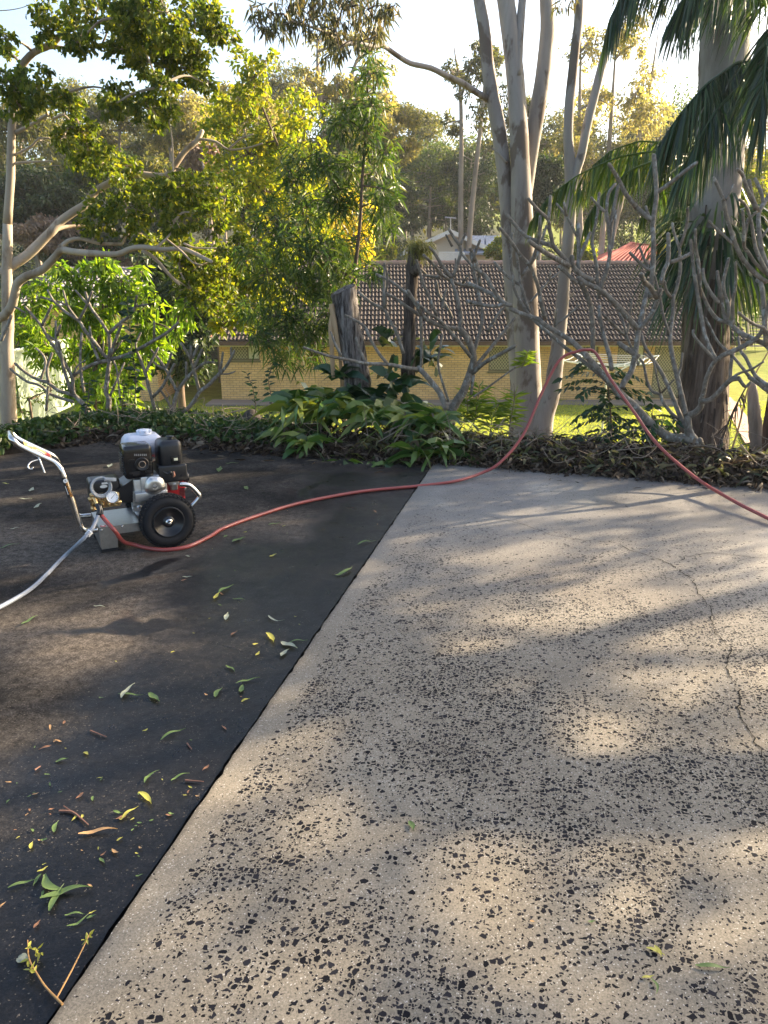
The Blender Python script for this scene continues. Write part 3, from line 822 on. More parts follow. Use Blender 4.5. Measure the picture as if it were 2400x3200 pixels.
B_PALE = m_bark('pale_smooth_bark', [(.28,(.25,.20,.15)), (.5,(.36,.30,.23)), (.72,(.46,.40,.32))], 2.2, (1,1,.5), .25, .02, .8, (.22,.165,.115), 3.0, (.52,.60))
B_GUM = m_bark('gum_bark', [(.28,(.20,.172,.155)), (.5,(.275,.248,.225)), (.72,(.36,.33,.30))], 2.6, (1,1,.18), .4, .02, .8, (.145,.115,.095), 2.6, (.53,.58), .8)
def m_scorched():
    m = m_bark('gum_bark_scorched', [(.28,(.20,.172,.155)), (.5,(.275,.248,.225)), (.72,(.36,.33,.30))], 2.6, (1,1,.18), .4, .02, .8, (.145,.115,.095), 2.6, (.53,.58), .8)
    N, K = m.node_tree.nodes, m.node_tree.links; B = N['Principled BSDF']; src = B.inputs['Base Color'].links[0].from_socket
    t = N.new('ShaderNodeTexCoord'); sx = N.new('ShaderNodeSeparateXYZ'); K.new(t.outputs['Object'], sx.inputs[0])
    f = noise(N, K, coords(N, K, (1,1,.25)), 9, 8, .7, .6); f2 = noise(N, K, coords(N, K, (1,1,.3)), 2.2, 3, .5)
    z = math_(N, K, 'SUBTRACT', sx.outputs[2], math_(N, K, 'MULTIPLY_ADD', f2, 2.6, math_(N, K, 'MULTIPLY', f, .9)))
    mr = N.new('ShaderNodeMapRange'); mr.inputs[1].default_value = .05; mr.inputs[2].default_value = -.35; K.new(z, mr.inputs[0])
    dk = ramp(N, [(.35,(.012,.010,.009)), (.55,(.05,.036,.028)), (.72,(.15,.11,.085))]); K.new(f, dk.inputs[0])
    K.new(mixc(N, K, mr.outputs[0], src, dk.outputs[0]), B.inputs['Base Color'])
    return m
B_SCORCH = m_scorched()
B_LICH = m_bark('frangipani_bark', [(.30,(.085,.072,.057)), (.5,(.17,.148,.12)), (.68,(.27,.245,.21))], 22, (1,1,.8), .8, .012, .85, (.30,.30,.275), 26, (.57,.64))
B_DEAD = m_bark('dead_bark', [(.36,(.022,.017,.014)), (.48,(.075,.058,.048)), (.66,(.17,.14,.118))], 26, (1,1,.14), 1.0, .05, .95, None)
B_BROWN = m_bark('twig_bark', [(.3,(.07,.048,.035)), (.7,(.17,.125,.09))], 12, (1,1,.3), .5, .01)
B_FAR = m_bark('far_bark', [(.3,(.17,.135,.105)), (.7,(.40,.34,.28))], 1.5, (1,1,.3), .2, .02)
def m_biggum():
    m, N, K, B = mat('two_tone_gum_bark')
    co = coords(N, K, (1,1,.13)); co1 = coords(N, K, (1,1,.5))
    f = noise(N, K, co, 11, 9, .7, .6)
    fib = ramp(N, [(.3,(.035,.026,.02)), (.45,(.10,.075,.058)), (.58,(.185,.148,.12)), (.72,(.27,.23,.19))]); K.new(f, fib.inputs[0])
    s = noise(N, K, co1, 3, 6, .6, .5)
    smo = ramp(N, [(.36,(.15,.12,.10)), (.47,(.24,.22,.205)), (.6,(.29,.275,.262)), (.75,(.35,.33,.30))]); K.new(s, smo.inputs[0])
    t = N.new('ShaderNodeTexCoord'); sx = N.new('ShaderNodeSeparateXYZ'); K.new(t.outputs['Object'], sx.inputs[0])
    z = math_(N, K, 'ADD', sx.outputs[2], math_(N, K, 'MULTIPLY', f, 1.6))
    mr = N.new('ShaderNodeMapRange'); mr.inputs[1].default_value = 3.3; mr.inputs[2].default_value = 3.9; K.new(z, mr.inputs[0])
    K.new(mixc(N, K, mr.outputs[0], fib.outputs[0], smo.outputs[0]), B.inputs['Base Color'])
    B.inputs['Roughness'].default_value = .9; B.inputs['Specular IOR Level'].default_value = .2
    h = math_(N, K, 'MULTIPLY', f, math_(N, K, 'SUBTRACT', 1.15, mr.outputs[0]))
    bump(N, K, h, 1.0, .05, B)
    return m
B_BIG = m_biggum()

def zt(ox, oy, sc, L): return [(ox + x/sc, oy + y/sc) for x, y in L]
ZO = {'A1': (0,850,4.1475), 'A2': (400,850,4.1475), 'A3': (1100,650,4.1475), 'A4': (1500,600,4.1475), 'A5': (1800,450,4.1475), 'A6': (2000,450,4.1475),
      'A7': (2000,900,4.1475), 'A8': (1600,900,4.1475), 'B5': (0,700,2.074), 'B6': (800,700,2.074), 'B7': (1600,700,2.074), 'T1': (0,0,2.074), 'T3': (800,0,2.074), 'T4': (1600,0,2.074), 'S': (0,0,1.0)}

class Limbs:
    """limbs traced as outlines get a depth each: a new limb starts at the depth of the limb it grows from and wanders from there"""
    def __init__(s, Y, seed, spread=.35, k=.555):
        s.k = k; s.Y = Y; s.rng = RG(seed); s.nodes = []; s.spread = spread; s.b = MB(); s.main = []
    def add(s, org, pts, w0, w1=None, dy=None, tip=True, seg=9, start=None, rough=.05, sub=3, b=None):
        ox, oy, sc = ZO[org]; P = zt(ox, oy, sc, pts); w0 = w0/sc; w1 = (w1 if w1 is not None else w0*sc*.8)/sc
        if start is None:
            if s.nodes:
                A = np.array(s.nodes); d = np.hypot(A[:,0]-P[0][0], A[:,1]-P[0][1]); j = d.argmin()
                e = np.hypot(A[:,0]-P[-1][0], A[:,1]-P[-1][1]); k = e.argmin()
                if e[k] < d[j]*.7: P = P[::-1]; w0, w1 = w1, w0; j = k
                start = A[j,2]
            else: start = s.Y
        ln = sum(math.hypot(a[0]-c[0], a[1]-c[1]) for a, c in zip(P[:-1], P[1:]))*ppm(start)
        if dy is None: dy = s.rng.uniform(-1, 1)*s.spread*ln
        n = len(P); Q = []; R_ = []
        for i, (x, y) in enumerate(P):
            t = i/(n-1); Y = start + dy*t; Q.append(at(x, y, Y)); s.nodes.append((x, y, Y)); R_.append(max((w0*(1-t)+w1*t)*s.k*ppm(Y, x, y), .004))
            if i < n-1:
                for q in (.33, .66):
                    x2 = x+(P[i+1][0]-x)*q; y2 = y+(P[i+1][1]-y)*q; s.nodes.append((x2, y2, start+dy*(i+q)/(n-1)))
        (b or s.b).tube(Q, R_, seg, sub, rough, s.rng, round_tip=tip)
        return Q

# ---- bare frangipanis
def frangipani(name, label, org, base, Y, rows, seed, spread=.35, group='bare frangipani trees along the bank'):
    f = Limbs(Y, seed, spread)
    tr = MB()
    q = f.add(base[0], base[1], base[2], base[3], dy=0, tip=False, b=tr)
    for r in rows: f.add(*r)
    bx = q[0].copy()
    t = thing(name, label, 'tree', (bx[0], bx[1], bx[2]-.1), group)
    tr.tube([q[0]-[0,0,.3], q[0]], [.06, base[2]/ZO[base[0]][2]*.5*ppm(Y)], 9, 1)
    tr.build('trunk', B_LICH, t, True); f.b.build('limbs', B_LICH, t, True)
    return f

FR = frangipani('bare_frangipani', 'large leafless grey frangipani carrying the red hose over its forked limb', 'A7',
    ('A7', [(740,2060),(690,1960),(640,1890),(622,1780),(622,1650)], 130, 80), 6.75, [
    ('A7', [(680,1960),(520,1950),(380,1930),(230,1840),(90,1710),(-20,1590)], 125, 95, .10, False),
    ('A8', [(1640,1590),(1560,1510),(1400,1370),(1270,1220),(1130,1080),(1010,930),(920,830),(850,760),(775,690)], 100, 62, .10, False),
    ('A8', [(1430,1300),(1440,1240),(1540,1090),(1590,900),(1620,690),(1640,540)], 72, 62, .1),
    ('A8', [(1630,530),(1500,380),(1330,190),(1190,60),(1100,0),(950,-70),(870,-130)], 66, 55, -.1),
    ('A4', [(1480,1150),(1330,1080),(1210,970),(1190,840)], 60, 55, -.05),
    ('A4', [(1160,960),(1000,870),(820,770),(640,640)], 68, 52, -.2),
    ('A4', [(1150,930),(1050,810),(950,700),(920,560),(890,460)], 58, 45),
    ('A4', [(940,700),(760,640),(600,580),(480,460),(350,300)], 52, 38),
    ('A4', [(905,480),(880,350),(760,240),(630,90)], 42, 36), ('A4', [(890,360),(905,200),(915,60)], 45, 40),
    ('A7', [(-20,540),(110,400),(210,220),(240,120),(270,20)], 58, 50, -.15),
    ('A6', [(270,1820),(310,1650),(360,1540),(370,1350),(365,1170)], 52, 48), ('A6', [(365,1540),(520,1490),(660,1415)], 50, 42),
    ('A7', [(0,520),(30,330),(70,150),(120,-60)], 66, 62, .25),
    ('A6', [(120,2000),(150,1850),(165,1600),(175,1300),(165,1050),(190,850),(215,640),(195,350),(180,150)], 64, 50, .25),
    ('A6', [(235,620),(400,500),(560,370),(730,245)], 50, 42, -.15), ('A6', [(165,1000),(40,900),(-90,780)], 60, 55, .05),
    ('A5', [(780,820),(640,640),(540,440),(430,260)], 58, 42, -.1), ('A5', [(950,960),(920,880),(905,815)], 40, 36),
    ('A6', [(215,1990),(130,1850),(60,1790),(20,1690)], 58, 52, -.2),
    ('A7', [(600,1640),(560,1480),(500,1230),(440,980),(400,780),(390,620),(410,480),(430,300),(430,100)], 62, 45, .5),
    ('A6', [(430,2000),(480,1850),(520,1650),(515,1450),(510,1350),(440,1150),(420,1030)], 42, 32, .1), ('A6', [(515,1340),(580,1150),(620,940),(615,840)], 38, 32),
    ('A6', [(425,2010),(350,1920),(310,1780)], 40, 36), ('A7', [(385,620),(300,350),(260,120),(190,-150)], 38, 30),
    ('A7', [(640,1650),(720,1610),(790,1530),(795,1440)], 82, 66, -.15),
    ('A7', [(800,1440),(830,1330),(860,1180),(930,1010),(990,935)], 58, 52, -.2), ('A7', [(795,1455),(880,1460),(980,1390),(1080,1280),(1180,1190),(1290,1170)], 62, 56, -.3, False),
    ('A7', [(1280,1170),(1320,1230),(1370,1280),(1430,1225)], 45, 34), ('A7', [(1200,1160),(1300,1100),(1450,1050),(1600,955)], 34, 24),
    ('A7', [(985,930),(940,850),(880,720),(830,570),(790,330),(740,50),(700,-230),(655,-620)], 56, 40, .2),
    ('A7', [(1000,925),(1100,860),(1250,800),(1400,720),(1500,660),(1590,540),(1640,330),(1690,100)], 60, 48, -.2),
    ('A7', [(970,935),(850,800),(760,700),(690,600),(690,550)], 36, 30),
    ('A4', [(2060,2140),(1880,2020),(1800,1960)], 70, 60),
    ('A8', [(1270,1220),(1060,1060),(900,930),(700,780),(520,620),(330,460),(230,350)], 50, 36, .4),
    ('A4', [(660,1610),(560,1480),(450,1270),(430,1100),(400,930),(420,540)], 40, 30), ('A4', [(650,1560),(600,1430),(530,1200),(490,900),(450,720),(350,610)], 40, 30),
    ('A8', [(850,760),(700,640),(560,560),(430,480),(330,400),(140,340),(-20,270)], 60, 52, .15),
    ('A4', [(420,1480),(320,1440),(200,1310),(90,1110),(0,1030),(-60,940)], 50, 38), ('A4', [(320,1450),(200,1480),(60,1470),(-80,1440)], 46, 40), ('A4', [(300,1430),(160,1330),(0,1250),(-150,1180)], 50, 42, .3),
    ('A4', [(840,1650),(790,1400),(740,1180),(650,960),(520,820),(400,640),(260,470)], 52, 38, -.3), ('A4', [(640,940),(700,830),(760,600),(780,320)], 44, 36),
    ('A4', [(530,1210),(400,1130),(280,1020),(190,910)], 38, 30), ('A4', [(640,1440),(800,1260),(900,1150),(1030,1040)], 30, 22), ('A4', [(960,1740),(1080,1650),(1200,1550),(1290,1470)], 30, 24),
    ('A4', [(550,1080),(660,930),(750,780),(860,440)], 36, 30), ('A4', [(900,1150),(915,1040)], 26, 22), ('A4', [(970,1720),(1000,1520)], 22, 18),
    ('A8', [(1045,820),(1050,600),(1030,300),(990,130),(930,0),(880,-80)], 56, 52, .2),
    ('A4', [(1310,1150),(1280,980),(1280,800),(1275,420)], 52, 46), ('A4', [(1260,950),(1330,760),(1430,530)], 46, 40), ('A4', [(1250,570),(1140,340),(990,150)], 34, 26), ('A4', [(1260,1190),(1120,1050),(1020,970)], 46, 40),
    ('A4', [(1120,310),(1090,140)], 36, 28),
    ('A8', [(1290,1060),(1270,900),(1230,760),(1180,560),(1135,330),(1140,240)], 56, 46, .4),
    ('A5', [(310,1950),(350,1780),(400,1650),(440,1400),(430,1150),(395,890)], 52, 44), ('A5', [(395,880),(420,650),(510,520)], 40, 34), ('A5', [(375,880),(280,790),(200,695)], 36, 30),
    ('A5', [(300,2010),(270,1600),(230,1400),(210,1250),(270,950),(300,640)], 44, 34), ('A5', [(440,1200),(450,1050),(490,850),(545,550)], 48, 40), ('A5', [(470,1350),(490,1150),(520,860)], 34, 28),
    ('A5', [(960,1640),(860,1570),(700,1410)], 42, 36), ('A5', [(940,1600),(880,1480),(830,1350)], 32, 28),
    ('A7', [(600,1790),(560,1740),(480,1560),(400,1350),(330,1200),(270,1080),(180,940),(60,750),(20,600)], 62, 36, .45),
    ('A7', [(560,1700),(490,1690),(390,1600),(300,1480),(260,1380),(160,1340),(90,1200),(50,1000),(0,920)], 46, 30, .3), ('A7', [(265,1360),(220,1150),(170,950),(60,850)], 26, 22), ('A7', [(280,1360),(440,1190)], 24, 20),
    ('A7', [(480,1150),(530,1020),(550,850)], 34, 28), ('A8', [(1640,1000),(1560,800),(1480,600),(1440,420),(1390,330)], 32, 26, .2), ('A8', [(1170,330),(1300,460),(1440,590),(1500,560),(1555,150)], 34, 26),
    ('A7', [(800,2060),(770,1970)], 75, 70, -.02),
    ], 11)
FR2 = frangipani('bare_frangipani', 'leafless grey frangipani leaning in from the right edge before the thick trunk', 'A7',
    ('S', [(2470,1440),(2462,1350),(2455,1230)], 34, 26), 6.1, [
    ('A7', [(1880,1400),(1659,1320),(1560,1250),(1470,1190),(1420,1160)], 70, 48, .5), ('A7', [(1720,1300),(1530,1170),(1450,1060),(1370,900),(1310,820),(1270,640)], 48, 36, .5),
    ('A7', [(1420,1150),(1300,1000),(1200,880),(1090,780),(1000,680),(850,390)], 40, 26, .4), ('A7', [(1880,1380),(1800,1000),(1660,760),(1560,700),(1430,640),(1280,570),(1150,440)], 70, 50, .4),
    ('A7', [(1160,460),(1000,400),(880,240),(800,60),(740,-110),(700,-200)], 46, 34, .2), ('A6', [(780,2000),(760,1560),(720,1350),(718,1110)], 44, 38), ('A6', [(1010,2050),(900,1900),(830,1750),(815,1610)], 44, 34),
    ('A7', [(1640,760),(1580,0),(1520,-100)], 60, 52, .1), ('A6', [(1640,1790),(1520,1700),(1350,1520),(1240,1310),(1170,1100),(1110,900),(1085,740)], 58, 46, -.1), ('A6', [(1085,740),(1030,600),(955,440)], 44, 36), ('A6', [(1105,730),(1160,640),(1210,530)], 34, 28),
    ('A6', [(1200,1290),(1080,1180),(980,1090),(890,1000)], 36, 32), ('A6', [(1659,1700),(1500,1550),(1400,1400),(1350,1330),(1370,1150),(1400,970)], 42, 34), ('A6', [(1345,1330),(1345,1100),(1330,870)], 40, 36),
    ('A6', [(1700,1750),(1600,1580),(1500,1350),(1440,1000),(1370,800),(1290,720)], 52, 32), ('A6', [(1700,1700),(1580,1400),(1540,1100),(1540,900),(1600,780),(1690,640)], 56, 50), ('A6', [(1540,880),(1440,680),(1380,560),(1330,400),(1265,330)], 48, 40),
    ('A6', [(1500,850),(1440,650),(1410,480)], 58, 50), ('A6', [(1610,790),(1560,600),(1490,450)], 44, 38), ('A6', [(1330,400),(1325,320)], 34, 28), ('A6', [(1440,950),(1510,880)], 30, 28), ('A6', [(1580,1210),(1659,1100)], 34, 30),
    ('A7', [(1110,430),(1080,300),(1050,80),(1010,-140),(1000,-210)], 44, 38, .1), ('A7', [(1130,420),(1150,250),(1090,60),(1080,-80),(1110,-220),(1150,-380)], 44, 36), ('A7', [(1200,500),(1200,200),(1240,-50),(1240,-330)], 42, 32),
    ('A7', [(1660,1370),(1750,900),(1640,560),(1500,480),(1400,420),(1280,320)], 44, 34), ('A7', [(1200,820),(1180,1000),(1170,1180)], 40, 40),
    ], 12)
FC = frangipani('bare_frangipani', 'leafless grey frangipani spreading over the strap leaved clump beside the dead post', 'B6',
    ('B6', [(1262,1215),(1300,1150),(1345,1080),(1390,960)], 58, 44), 7.9, [
    ('B6', [(1390,960),(1412,870),(1380,760),(1320,680)], 44, 36, -.1), ('A3', [(1390,1570),(1250,1550),(1080,1500),(920,1410),(850,1280),(725,1075)], 56, 40, -.3), ('A3', [(1400,1560),(1410,1400),(1370,1180),(1310,1000),(1290,920)], 50, 40, .1),
    ('A3', [(1290,900),(1180,770),(1080,600),(1010,510)], 46, 34), ('A3', [(1310,900),(1360,750),(1410,580),(1400,480)], 44, 38), ('A3', [(1410,480),(1440,400),(1470,340)], 32, 28), ('A3', [(1395,480),(1320,380),(1255,275)], 40, 32), ('A3', [(1300,500),(1220,350)], 30, 24),
    ('A3', [(1640,1030),(1400,990),(1260,930),(1150,850),(1080,760),(1010,690),(925,605)], 46, 34, .3), ('A3', [(1150,900),(1050,890),(950,870)], 40, 34), ('A3', [(960,860),(890,790)], 34, 28),
    ('A3', [(1540,1930),(1400,1750),(1250,1580),(1120,1440),(1000,1370),(830,1220)], 46, 38, .3), ('A3', [(840,1240),(760,1150),(650,1060),(500,950),(320,860)], 42, 32), ('A3', [(1100,1400),(1010,1180),(920,970),(870,780),(840,680)], 38, 30), ('A3', [(880,1390),(700,1270),(560,1170),(450,1110)], 42, 32, -.1),
    ('A3', [(890,1400),(900,1600),(900,2000),(880,2074)], 38, 36, .1),
    ('B6', [(955,840),(910,700),(870,630),(830,555),(750,510),(665,440)], 22, 16, .1), ('B6', [(832,545),(830,400),(835,260)], 20, 15),
    ('B6', [(1060,945),(990,935),(850,910),(720,905),(600,880),(470,855),(310,800)], 26, 15, -.5), ('B6', [(715,905),(680,830),(650,740)], 20, 15), ('B6', [(550,850),(510,770),(485,700)], 18, 12), ('B6', [(850,905),(790,830),(740,740),(700,660),(580,590)], 20, 13),
    ('B6', [(1230,1190),(1190,1090),(1090,970),(1050,930)], 38, 28, -.2), ('B6', [(1400,970),(1480,900),(1590,840),(1680,790)], 28, 20, -.3), ('B6', [(1400,950),(1500,830),(1590,720),(1680,610)], 24, 17, .3), ('B6', [(1410,1120),(1500,1060),(1680,930)], 14, 10), ('B6', [(1395,1100),(1410,980)], 18, 22),
    ('B6', [(1400,860),(1440,740),(1470,600),(1450,480),(1430,390),(1390,190)], 24, 16), ('B6', [(1500,700),(1560,600),(1610,540)], 20, 16), ('A3', [(1500,1210),(1659,1245)], 46, 44), ('A3', [(1180,1300),(1190,1180),(1220,1060)], 36, 28), ('A3', [(1090,950),(1130,1130),(1230,1280),(1300,1420)], 36, 30),
    ('B6', [(1250,1150),(1210,1030),(1180,900),(1210,720)], 16, 12), ('A3', [(1659,1030),(1640,800),(1560,580),(1530,530)], 44, 36), ('A3', [(1560,700),(1620,520),(1659,420)], 36, 30), ('A3', [(1600,800),(1460,640),(1400,560)], 34, 28), ('A3', [(1330,880),(1350,750),(1340,660)], 28, 22), ('A3', [(1430,980),(1510,860)], 28, 22), ('A3', [(430,1300),(440,1100),(460,900),(420,720)], 34, 28),
    ], 13, .3)
FL1 = frangipani('bare_frangipani', 'leafless frangipani with one upright trunk in front of the bright green shrub', 'A1',
    ('A1', [(1400,1800),(1412,1640),(1375,1550),(1400,1300),(1420,1120)], 66, 46), 8.9, [
    ('A1', [(1420,1130),(1425,950),(1415,800)], 44, 38, 0), ('A1', [(1410,800),(1300,630),(1170,450),(1110,265)], 40, 32), ('A1', [(1420,790),(1560,660),(1690,560),(1750,450)], 40, 34), ('A1', [(1750,450),(1770,310)], 32, 28), ('A1', [(1750,450),(1910,420)], 30, 24), ('A1', [(1140,420),(1060,330),(980,240)], 32, 26),
    ('A1', [(1400,1110),(1340,1070),(1250,940),(1100,760),(1020,630),(850,520),(690,370)], 46, 34), ('A1', [(690,370),(620,350),(530,325)], 30, 24), ('A1', [(690,370),(650,300),(620,235)], 28, 24), ('A1', [(1000,610),(930,520),(870,420),(820,245)], 32, 26), ('A1', [(1030,620),(1120,440),(1190,260)], 34, 26), ('A1', [(860,430),(800,400),(740,375)], 26, 22),
    ('A1', [(1400,1150),(1250,1180),(1060,1270),(940,1360)], 46, 38), ('A1', [(1290,1170),(1200,940),(1160,710)], 36, 28), ('A1', [(1330,1050),(1345,900)], 24, 18), ('A1', [(1420,1620),(1530,1360),(1610,1180)], 30, 22), ('A1', [(1430,1090),(1500,880),(1570,690)], 42, 34), ('A1', [(1440,1080),(1580,890)], 26, 20),
    ('A1', [(1440,1130),(1600,1090),(1780,1010),(1990,890),(2160,790),(2310,660)], 44, 34), ('A1', [(1995,880),(2000,640)], 30, 24), ('A1', [(1470,1150),(1520,1300),(1560,1700)], 24, 18),
    ], 14)
FL2 = frangipani('bare_frangipani', 'low leafless frangipani with limbs sweeping left toward the pale trunk', 'A1',
    ('A1', [(1120,1760),(1020,1650),(960,1590)], 60, 50), 8.7, [
    ('A1', [(960,1590),(945,1500),(930,1350),(830,1170),(740,1020),(620,850),(540,700),(430,570),(330,455)], 46, 32), ('A1', [(545,690),(600,580),(670,430)], 36, 28), ('A1', [(320,525),(260,490),(195,455)], 28, 22), ('A1', [(740,1000),(725,830),(725,640)], 34, 26), ('A1', [(740,830),(785,690)], 34, 26), ('A1', [(720,890),(650,840),(590,790)], 28, 22),
    ('A1', [(930,1580),(840,1300),(790,1080),(760,910)], 42, 32), ('A1', [(1090,1560),(1050,1300),(1040,1100),(1060,800)], 36, 30), ('A1', [(960,1600),(750,1530),(630,1440),(480,1390),(330,1300),(195,1185)], 46, 32), ('A1', [(630,1430),(610,1250),(675,1055)], 38, 30),
    ('A1', [(950,1680),(840,1650),(650,1580),(520,1470),(350,1420),(200,1310),(135,1255)], 40, 26), ('A1', [(520,1400),(590,1200),(560,1080),(470,990)], 32, 26), ('A1', [(940,1340),(1010,1210),(1100,1150)], 24, 18), ('A1', [(600,1790),(615,1600),(620,1480)], 36, 28), ('A1', [(20,880),(90,720),(150,560)], 40, 32, .0),
    ], 15)
FL3 = frangipani('bare_frangipani', 'small leafless frangipani with paired upright tips left of the brick corner', 'A2',
    ('A2', [(575,1860),(590,1740),(615,1640),(640,1545)], 66, 46), 9.0, [
    ('A2', [(630,1540),(560,1400),(480,1240),(370,1090)], 40, 30), ('A2', [(370,1090),(300,1010)], 28, 22), ('A2', [(480,1260),(400,1220),(325,1165)], 32, 26), ('A2', [(495,1250),(535,1150),(560,1055)], 34, 30), ('A2', [(640,1545),(760,1380),(870,1270),(1000,1170)], 44, 34), ('A2', [(1000,1170),(1020,1095)], 30, 26), ('A2', [(1000,1175),(1110,1170)], 32, 26), ('A2', [(755,1360),(755,1170)], 32, 28), ('A2', [(860,1240),(910,1120),(960,1005)], 34, 28),
    ('A2', [(680,1880),(850,1680),(930,1550),(1050,1460),(1190,1310)], 50, 42), ('A2', [(1190,1310),(1210,1180),(1230,1045)], 34, 26), ('A2', [(1205,1305),(1290,1200),(1380,1025)], 38, 30), ('A2', [(1335,1080),(1335,985)], 28, 24), ('A2', [(1200,1320),(1300,1320),(1385,1290)], 24, 18), ('A2', [(925,1540),(870,1330),(810,1130),(690,925)], 40, 32), ('A2', [(815,1120),(815,965)], 34, 28), ('A2', [(835,1120),(870,1040),(905,955)], 36, 30), ('A2', [(570,1790),(500,1650),(430,1545)], 32, 24), ('A2', [(510,1650),(530,1600)], 16, 10),
    ('A2', [(345,1780),(310,1630),(260,1460),(220,1300),(160,1130),(120,1040)], 46, 32, .0), ('A2', [(220,1310),(290,1180),(390,985)], 36, 28), ('A2', [(320,1620),(430,1510),(510,1370),(600,1195)], 40, 30), ('A2', [(120,1050),(100,930),(165,790)], 28, 22),
    ], 16)

# ---- crowns of leaves
def clump_leaves(b, rng, c, rx, ry, rz, n, L, W, kind='hex', droop=.5, sub=14, sig=.22, fold=.25):
    """n leaves in small sprays round `sub` points of an ellipsoid"""
    u = nrm(rng.normal(size=(sub,3)))*(rng.uniform(.25, 1, sub)**.6)[:,None]
    cs = np.asarray(c) + u*[rx, ry, rz]
    k = rng.randint(0, sub, n)
    p = cs[k] + rng.normal(size=(n,3))*np.array([rx, ry, rz])*sig
    d = nrm(rng.normal(size=(n,3)) + nrm(p-np.asarray(c))*.5 + [0,0,-droop])
    b.leaves(rng, p, d, L, W, fold, .15, kind)
    return cs

def px_clumps(b, tw, rng, clumps, Y, n, L, W, kind='hex', droop=.5, depth=1.0, dj=.0, sub=14, sig=.22, trunk=None, tr=.02, sp=1.0):
    """clumps given by photo position and radius, each at its own depth"""
    if trunk is not None:
        Tm = np.asarray(trunk); key = lambda q: np.linalg.norm(Tm-at(q[0], q[1], Y + (q[3] if len(q) > 3 else 0)), axis=1).min(); clumps = sorted(clumps, key=key)
    for q in clumps:
        x, y, r = q[:3]; Yc = Y + (q[3] if len(q) > 3 else rng.uniform(-dj, dj))
        c = at(x, y, Yc); R_ = r*ppm(Yc, x, y)
        cs = clump_leaves(b, rng, c, R_, R_*depth, R_*.85, int(n*(r/80.)**2)+8, L, W, kind, droop, sub, sig)
        if tw is not None and trunk is not None:
            T = np.asarray(trunk); dd = np.linalg.norm(T-c, axis=1) + np.where(T[:,2] > c[2]+.25, .3, 0); s_ = T[dd.argmin()]; trunk = np.vstack([T, c[None,:]])
            m_ = (s_+c)/2 + [0, 0, .12*np.linalg.norm(c-s_)] + rng.normal(0, .06*np.linalg.norm(c-s_)+.01, 3)
            tw.tube([s_, m_, c], [tr*1.6, tr, tr*.6], 6, 4)
            for e in cs[:7]: tw.tube([c, (c+e)/2+rng.normal(0, R_*.12, 3), e], [tr*.6, tr*.4, tr*.25], 4, 2)

def res(P, n):
    P = np.asarray(P, float); t = np.linspace(0, len(P)-1, n); i = np.minimum(t.astype(int), len(P)-2); f = (t-i)[:,None]
    return P[i]*(1-f) + P[i+1]*f

# left leafy tree
rng = RG(3)
lt = Limbs(10.6, 21, .12, .43); trk = MB()
tq = lt.add('B5', [(60,1330),(55,1220),(50,1000),(45,800),(50,600),(45,300),(50,0)], 125, 68, -.1, False, 14, None, .06, 3, trk)
tq2 = lt.add('T1', [(48,1452),(68,1150),(75,850),(100,550),(140,430),(220,340),(330,290),(400,220)], 66, 44, -.2, False, 12, None, .05, 3, trk)
lt.add('T1', [(395,225),(480,185),(610,170)], 40, 22, -.2)
lt.add('B5', [(-30,620),(30,590),(85,510),(110,390),(170,340),(270,300),(350,220),(400,170),(480,180),(620,190),(760,195),(850,160),(930,150),(1050,165),(1180,160),(1260,190),(1370,245)], 72, 28, -1.2)
lt.add('B5', [(10,330),(60,280),(180,200),(290,90),(350,30),(390,-15),(480,-80),(560,-130),(620,-212),(830,-317),(1000,-312),(1085,-315),(1130,-372),(1200,-472),(1270,-532),(1310,-600)], 78, 34, .6)
lt.add('B5', [(390,155),(440,110),(520,95),(640,125),(790,130)], 36, 22, .3); lt.add('B5', [(920,170),(1000,220),(1080,310),(1160,390)], 32, 22, .2); lt.add('B5', [(330,50),(400,25),(480,15),(600,20),(740,40)], 34, 20, .5)
lt.add('T1', [(270,310),(370,305),(480,320),(600,300),(680,290),(780,330)], 32, 18); lt.add('T1', [(100,860),(200,810),(310,745),(350,770),(410,745),(470,800)], 30, 14); lt.add('T1', [(85,1010),(200,950),(250,900),(320,895)], 20, 12); lt.add('T1', [(80,1060),(200,1050),(340,1045)], 20, 12)
lt.add('T1', [(660,290),(690,220),(700,170)], 16, 10); lt.add('T1', [(610,170),(550,60),(540,-30)], 16, 10); lt.add('T1', [(540,-20),(700,60),(850,90),(920,90)], 18, 12); lt.add('T1', [(1280,900),(1400,920),(1480,970),(1600,960),(1700,930)], 22, 12); lt.add('T1', [(1480,970),(1560,900),(1640,870)], 16, 10); lt.add('T1', [(1110,1090),(1190,1100),(1230,1150),(1280,1170)], 16, 10)
lt.add('B5', [(1080,100),(1180,180),(1250,250),(1310,265)], 18, 10); lt.add('B5', [(1190,125),(1270,155),(1400,155)], 16, 10); lt.add('T1', [(-30,70),(60,65),(140,50),(190,30)], 8, 4)
lth = thing('spreading_leafy_tree', 'tall pale trunked spreading tree at the left edge with long crooked limbs', 'tree', tq[0])
trk.build('trunk', B_PALE, lth, True)
nodes = np.array([at(x, y, Y) for x, y, Y in lt.nodes])
b = MB(); tw = MB()
cl_ = [(300,40,100),(420,70,105),(520,40,110),(610,100,85),(590,210,70),(560,140,80),(380,300,62),(350,330,45),(470,340,58),(500,270,50),(460,190,75),(400,150,70),(250,130,60),(140,100,45),(160,60,60),(480,110,90),(640,260,42),(660,60,60),(700,110,50),(20,120,36),(15,160,30),
       (40,270,62),(110,270,75),(170,300,58),(60,330,60),(640,30,50),(540,220,60),(490,380,35)]
px_clumps(b, tw, rng, cl_, 9.9, 520, .066, .042, dj=.7, trunk=nodes, tr=.012, sub=26, sig=.13)
